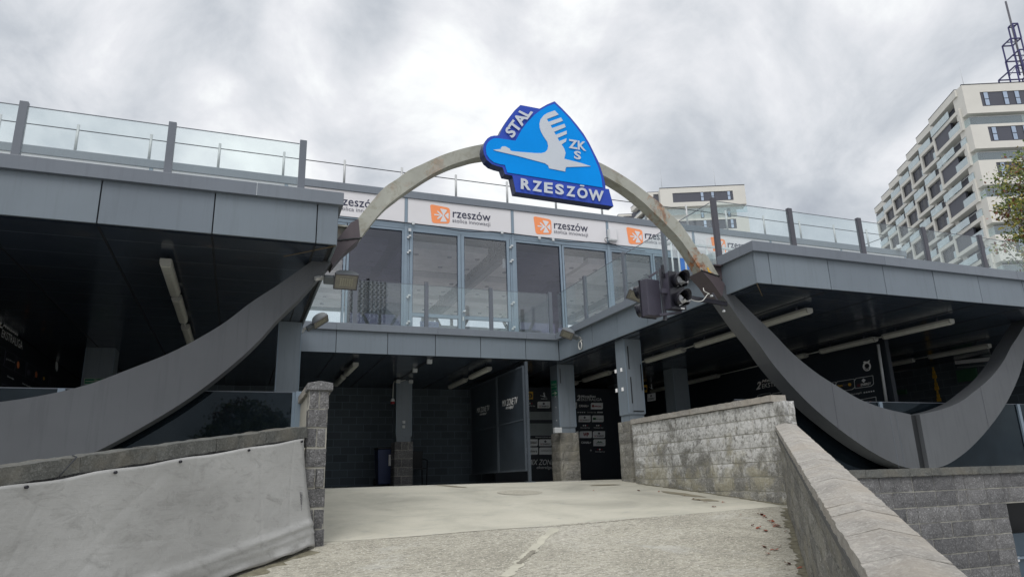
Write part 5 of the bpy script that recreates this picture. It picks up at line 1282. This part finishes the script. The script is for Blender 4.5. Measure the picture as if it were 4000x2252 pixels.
# ------------------------------------------------------------------ towers
TA = math.radians(23.5); a_ = Vector((math.sin(TA), math.cos(TA), 0)); b_ = Vector((math.cos(TA), -math.sin(TA), 0)); ZV = Vector((0, 0, 1))
def LW(b, a, z): return b_*b+a_*a+ZV*z
def tbox(mb, b0, b1, a0, a1, z0, z1, sk=0.0):     # sk: the left face drifts with a
    f = lambda b, a: LW(b+sk*(a-a0), a, 0)
    p = [(b0, a0), (b1, a0), (b1, a1), (b0, a1)]
    return mb.hexa([f(b, a)+ZV*z0 for b, a in p]+[f(b, a)+ZV*z1 for b, a in p])
def tower(label, b0, a0, w, ztop, k_, units, cnt, bands, depth, per=5.77, zb=-3.4):
    t = thing('apartment_tower', tuple(LW(b0+w/2, a0+5, zb)), label, 'building')
    mb = MB(); tbox(mb, b0+2.2, b0+w-2.4*k_, a0+2.0, a0+8.5, zb, ztop-.6*k_); mb.build('core_wall', 'towerlight', t)
    H = per
    for k in range(cnt):
        zt = ztop-k*H if k == 0 else ztop-1.15*k_-k*H+.2*k_
        z0 = ztop-4.77*k_-k*H; z1_ = zt if k == 0 else z0+3.9*k_
        mb = MB(); B0, B1 = bands
        # white box with the opening for the dark band
        zb0, zb1 = z0+1.08*k_, z0+3.46*k_
        tbox(mb, b0, b0+w, a0+.16, a0+2.6, z0, z1_)
        tbox(mb, b0, B0, a0, a0+.16, z0, z1_); tbox(mb, B1, b0+w, a0, a0+.16, z0, z1_); tbox(mb, B0, B1, a0, a0+.16, z0, zb0); tbox(mb, B0, B1, a0, a0+.16, zb1, z1_)
        mb.build('storey_block', 'white', t)
        mb = MB(); tbox(mb, B0, B1, a0+.10, a0+.158, zb0, zb1); bd = mb.build('dark_band', 'towerdark', t)
        for off in WIN:
            if B0+off+.7*k_ > B1: continue
            mb = MB(); x = B0+off; tbox(mb, x-.06*k_, x+.70*k_, a0+.05, a0+.10, zb0+.1, zb1-.04); o = mb.build('window', 'towerdark2', t)
            mb = MB(); zm = (zb0+zb1)/2; tbox(mb, x, x+.60*k_, a0+.02, a0+.05, zm+.06, zb1-.1); tbox(mb, x, x+.60*k_, a0+.02, a0+.05, zb0+.16, zm-.06); mb.build('pane', 'farpane', o)
        # recessed storey with balcony
        zr1, zr0 = z0, z0-1.92*k_
        mb = MB(); tbox(mb, b0+.9*k_, b0+w-2.1*k_, a0+1.5*k_, a0+1.7*k_, zr0-.9, zr1); mb.build('recessed_wall', 'towerlight', t)
        for off in WIN:
            mb = MB(); x = B0+off-.1; tbox(mb, x, x+.75*k_, a0+1.42*k_, a0+1.5*k_, zr0-.5, zr1-.35*k_); o = mb.build('window', 'towerdark2', t)
            mb = MB(); tbox(mb, x+.1, x+.62*k_, a0+1.38*k_, a0+1.42*k_, zr0-.4, zr0+.6); mb.build('pane', 'farpane', o)
        mb = MB(); zg_ = z0-.62*k_; tbox(mb, b0+.1, b0+w, a0+.08, a0+.12, zr0-.1, zg_); tbox(mb, b0+.1, b0+.14, a0+.12, a0+1.4*k_, zr0-.1, zg_); mb.build('balcony_glass', 'farclear', t)
        mb = MB(); tbox(mb, b0+.06, b0+w, a0+.06, a0+.14, zg_, zg_+.05); mb.build('balcony_rail', 'galv', t)
    # parapet line
    mb = MB(); tbox(mb, b0-.04, b0+w, a0-.04, a0+.2, ztop, ztop+.12); mb.build('roof_flashing', 'towerdark2', t)
    # side face built of staggered bays
    for i, (ub, ua, ul, sk) in enumerate(units):
        mb = MB(); tbox(mb, ub+1.3*k_, ub+9*k_, ua, ua+ul+2.6*k_, zb, ztop-.4, sk); mb.build('bay_core', 'towerdark', t)
        mb = MB(); tbox(mb, ub, ub+6, ua, ua+ul, ztop-1.15*k_, ztop, sk); mb.build('bay_roof_slab', 'white', t)
        mb = MB(); tbox(mb, ub-.03, ub+6, ua, ua+ul, ztop, ztop+.1, sk); mb.build('bay_flashing', 'towerdark2', t)
        for k in range(cnt):
            f1 = ztop-3.2*k_-k*H; f0 = f1-3.55*k_; th = .58*k_
            mb = MB(); tbox(mb, ub, ub+2.2*k_, ua, ua+ul, f1-th, f1, sk); tbox(mb, ub, ub+2.2*k_, ua, ua+ul, f0, f0+th, sk)
            tbox(mb, ub, ub+2.2*k_, ua, ua+.6*k_, f0+th, f1-th, sk); c_ = ua+ul-.6*k_
            tbox(mb, ub+sk*(ul-.45*k_), ub+2.2*k_, c_, ua+ul, f0+th, f1-th, sk); mb.build('bay_frame', 'white', t)
            # glazing inside the frame: dark panels, window strips, and a short balcony at the near end
            mb = MB(); tbox(mb, ub+.55*k_, ub+.9*k_, ua+(.36*ul if i == 0 else .2*ul), ua+ul-.5*k_, f0+th, f1-th, sk); gz = mb.build('bay_cladding', 'towerdark', t)
            mb = MB(); L0 = ua+(.36*ul if i == 0 else .2*ul); LL = ua+ul-.5*k_-L0
            for fr, wd in ((.12, .16), (.45, .18), (.80, .18)):
                tbox(mb, ub+.42*k_+sk*(L0-ua+LL*fr), ub+.5*k_+sk*(L0-ua+LL*fr), L0+LL*fr, L0+LL*(fr+wd), f0+th, f1-th-.1)
            mb.build('window_strip', 'towerdark2', gz)
            mb = MB(); bl = (.40*ul if i == 0 else .22*ul); tbox(mb, ub+.1*k_, ub+.16*k_, ua+.5*k_, ua+.5*k_+bl, f0+th, f0+th+1.15*k_, sk); mb.build('balcony_glass', 'farglass', t)
            # balcony storey between the frames
            g1 = f0; g0 = f0-(H-3.55*k_)
            mb = MB(); tbox(mb, ub+.9*k_+sk*ul*.8, ub+1.2*k_+sk*ul*.8, ua+ul*.86, ua+ul*.97, g0, g1); tbox(mb, ub+.9*k_, ub+1.2*k_, ua+ul*.02, ua+ul*.10, g0, g1); mb.build('bay_pier', 'towerlight', t)
            mb = MB(); tbox(mb, ub+.15*k_, ub+.2*k_, ua+ul*.35, ua+ul*.98, g0, g0+1.1*k_, sk); tbox(mb, ub+.15*k_, ub+.2*k_, ua+.1, ua+ul*.18, g0, g0+1.1*k_, sk); bg = mb.build('balcony_glass', 'farglass', t)
            mb = MB(); tbox(mb, ub+.12*k_, ub+.22*k_, ua+.1, ua+ul*.98, g0+1.1*k_, g0+1.16*k_, sk); mb.build('balcony_rail', 'galv', bg)
        # top balcony storey
        g0 = ztop-3.2*k_; mb = MB(); tbox(mb, ub+.15*k_, ub+.2*k_, ua+ul*.3, ua+ul*.98, g0, g0+1.15*k_, sk); mb.build('balcony_glass', 'farglass', t)
    return t
WIN = (.55, 3.4, 5.1, 8.3)
un = [(65.2, 97.3, 9.4, .11)]+[(67.0+1.62*i, 107.0+6.75*i, 6.3, .09) for i in range(6)]
tw = tower('tall stepped white and grey apartment tower at the right edge with a roof mast', 65.5, 95.96, 13.5, 55.6, 1.0, un, 9, (67.95, 78.5), 30)
WIN = (5.25, 7.2, 10.2)
tm = tower('white and dark grey apartment tower seen above the lounge roof, right of the arch', 24.0, 121.98, 15.8, 52.0, .79, [(22.0, 123.6, 7.6, -.30), (17.6, 134.5, 8.0, -.2)], 4, (26.3, 37.5), 30, per=5.6)
# mast on the tall tower
t = thing('roof_mast', tuple(LW(78.5, 101, 55.6)), 'blue violet lattice steel mast on the roof of the tall tower', 'mast')
Lv = [(78.42, 79.25, 100.0, 101.0, 68.57), (77.55, 79.2, 100.0, 102.05, 65.85), (77.5, 80.2, 98.8, 102.1, 63.0), (76.6, 80.4, 99.1, 103.3, 60.4)]
for i, (b0, b1, a0, a1, z) in enumerate(Lv):
    mb = MB(); c4 = [(b0, a0), (b1, a0), (b1, a1), (b0, a1)]
    for k in range(4): mb.bar(LW(*c4[k], z), LW(*c4[(k+1) % 4], z), .17)
    mb.bar(LW(b0, (a0+a1)/2, z), LW(b1, (a0+a1)/2, z), .12)
    mb.build('ring_frame', 'mast', t)
    zlow = Lv[i+1][4] if i < 3 else 55.7
    if i == 1: zlow = 60.4
    for b, a in c4: MB().bar(LW(b, a, z), LW(b, a, zlow if i != 2 else 57), .17).build('mast_leg', 'mast', t)
mb = MB(); mb.tube([LW(78.42, 100.2, 55.7), LW(78.42, 100.2, 72.9)], .15, 8); mb.build('pole', 'postdk', t)
mb = MB()
for (p, q) in (((77.55, 100, 63), (79.2, 102, 60.4)), ((79.2, 100, 63), (77.55, 102, 60.4)), ((76.6, 99.1, 60.4), (80.4, 99.1, 57)), ((76.6, 103.3, 57), (80.4, 99.1, 60.4))): mb.bar(LW(*p), LW(*q), .05)
mb.build('brace', 'mast', t)
for (b, a, z, h, lab) in ((66.6, 97, 55.6, 3.6, 'thin lightning rod on the corner of the tall tower'), (24.6, 122.6, 52, 4.4, 'left thin lightning rod on the tower above the lounge'), (34.6, 122.6, 52, 4.6, 'right thin lightning rod on the tower above the lounge')):
    tag(MB().tube([LW(b, a, z), LW(b, a, z+h)], [.035, .015], 5).build('lightning_rod', 'galv'), lab, 'rod', 'lightning rods on the towers')

# ------------------------------------------------------------------ trees
def tree(label, base, crown, rad, nclus, nleaf, lsz, seed, lean=(0, 0)):
    r_ = random.Random(seed); base, crown = Vector(base), Vector(crown)
    t = thing('tree', tuple(base), label, 'tree')
    mb = MB(); top = crown+Vector((0, 0, rad[2]*.6)); mid = base.lerp(top, .5)+Vector((.15, .1, 0))
    mb.tube([base, mid, crown, top], [.22, .17, .11, .03], 8)
    cl = []
    while len(cl) < nclus:
        v = Vector([r_.uniform(-1, 1) for _ in range(3)])
        if v.length > 1 or v.length < .25: continue
        p = crown+Vector((v.x*rad[0], v.y*rad[1], v.z*rad[2])); cl.append(p)
    for p in cl:
        s = base.lerp(top, .45+.5*r_.random()); s = s if s.z < p.z+1 else base.lerp(top, .5)
        m_ = s.lerp(p, .5)+Vector((0, 0, -.15)); mb.tube([s, m_, p], [.045, .025, .008], 5, False)
    mb.build('trunk', 'bark', t)
    mb = MB()
    for p in cl:
        rr_ = r_.uniform(.25, .6); n = int(nleaf*r_.uniform(.5, 1.3)); mi = r_.choices((0, 1, 2, 3), (5, 4, 2, 1))[0]
        for _ in range(n):
            d = Vector([r_.gauss(0, .5) for _ in range(3)]); c = p+Vector((d.x*rr_*1.2, d.y*rr_*1.2, d.z*rr_*.7))
            u = Vector([r_.uniform(-1, 1) for _ in range(3)]).normalized(); w = u.orthogonal().normalized(); w.rotate(Matrix.Rotation(r_.uniform(0, 6.3), 3, u)); l = lsz*r_.uniform(.6, 1.2)
            f = mb.bm.faces.new([mb.bm.verts.new(c+u*l*x+w*l*y) for x, y in ((-1, 0), (-.2, .55), (1, 0), (-.2, -.55))])
            f.material_index = mi if r_.random() < .75 else r_.randrange(4)
    mb.build('crown', None, t, mats=LEAF)
    return t
c = ray(4165, 880)*27
tree('tree with green and russet leaves in front of the tall tower at right', (c.x+.6, c.y, -3.4), tuple(c), (2.35, 2.3, 3.6), 205, 85, .08, 5)
c = ray(4060, 1050)*26
# tree and floodlight mast behind the viewer, seen as reflections
tree('dense tree standing behind the viewer, mirrored in the dark left railing', (.3, -27, -3.4), (.5, -27, 2.6), (2.7, 2.7, 2.4), 220, 60, .12, 9)
t = thing('floodlight_mast', (24.4, -119, -3.4), 'stadium floodlight mast far behind the viewer, mirrored in the lounge window', 'floodlight mast')
MB().tube([(24.4, -119, -3.4), (24.4, -119, 44)], [.8, .4], 10).build('pole', 'postdk', t)
mb = MB()
for j in range(11): mb.box(20.4, 28.4, -118.9, -118.7, 31.5+j*1.1, 31.85+j*1.1)
mb.build('crossbars', 'white', t)
mb = MB()
for j in range(11):
    for i in range(9):
        x = 20.6+i*.92; mb.box(x, x+.42, -118.7, -118.3, 31.9+j*1.1, 32.5+j*1.1)
mb.build('lamp_array', 'towerdark2', t)
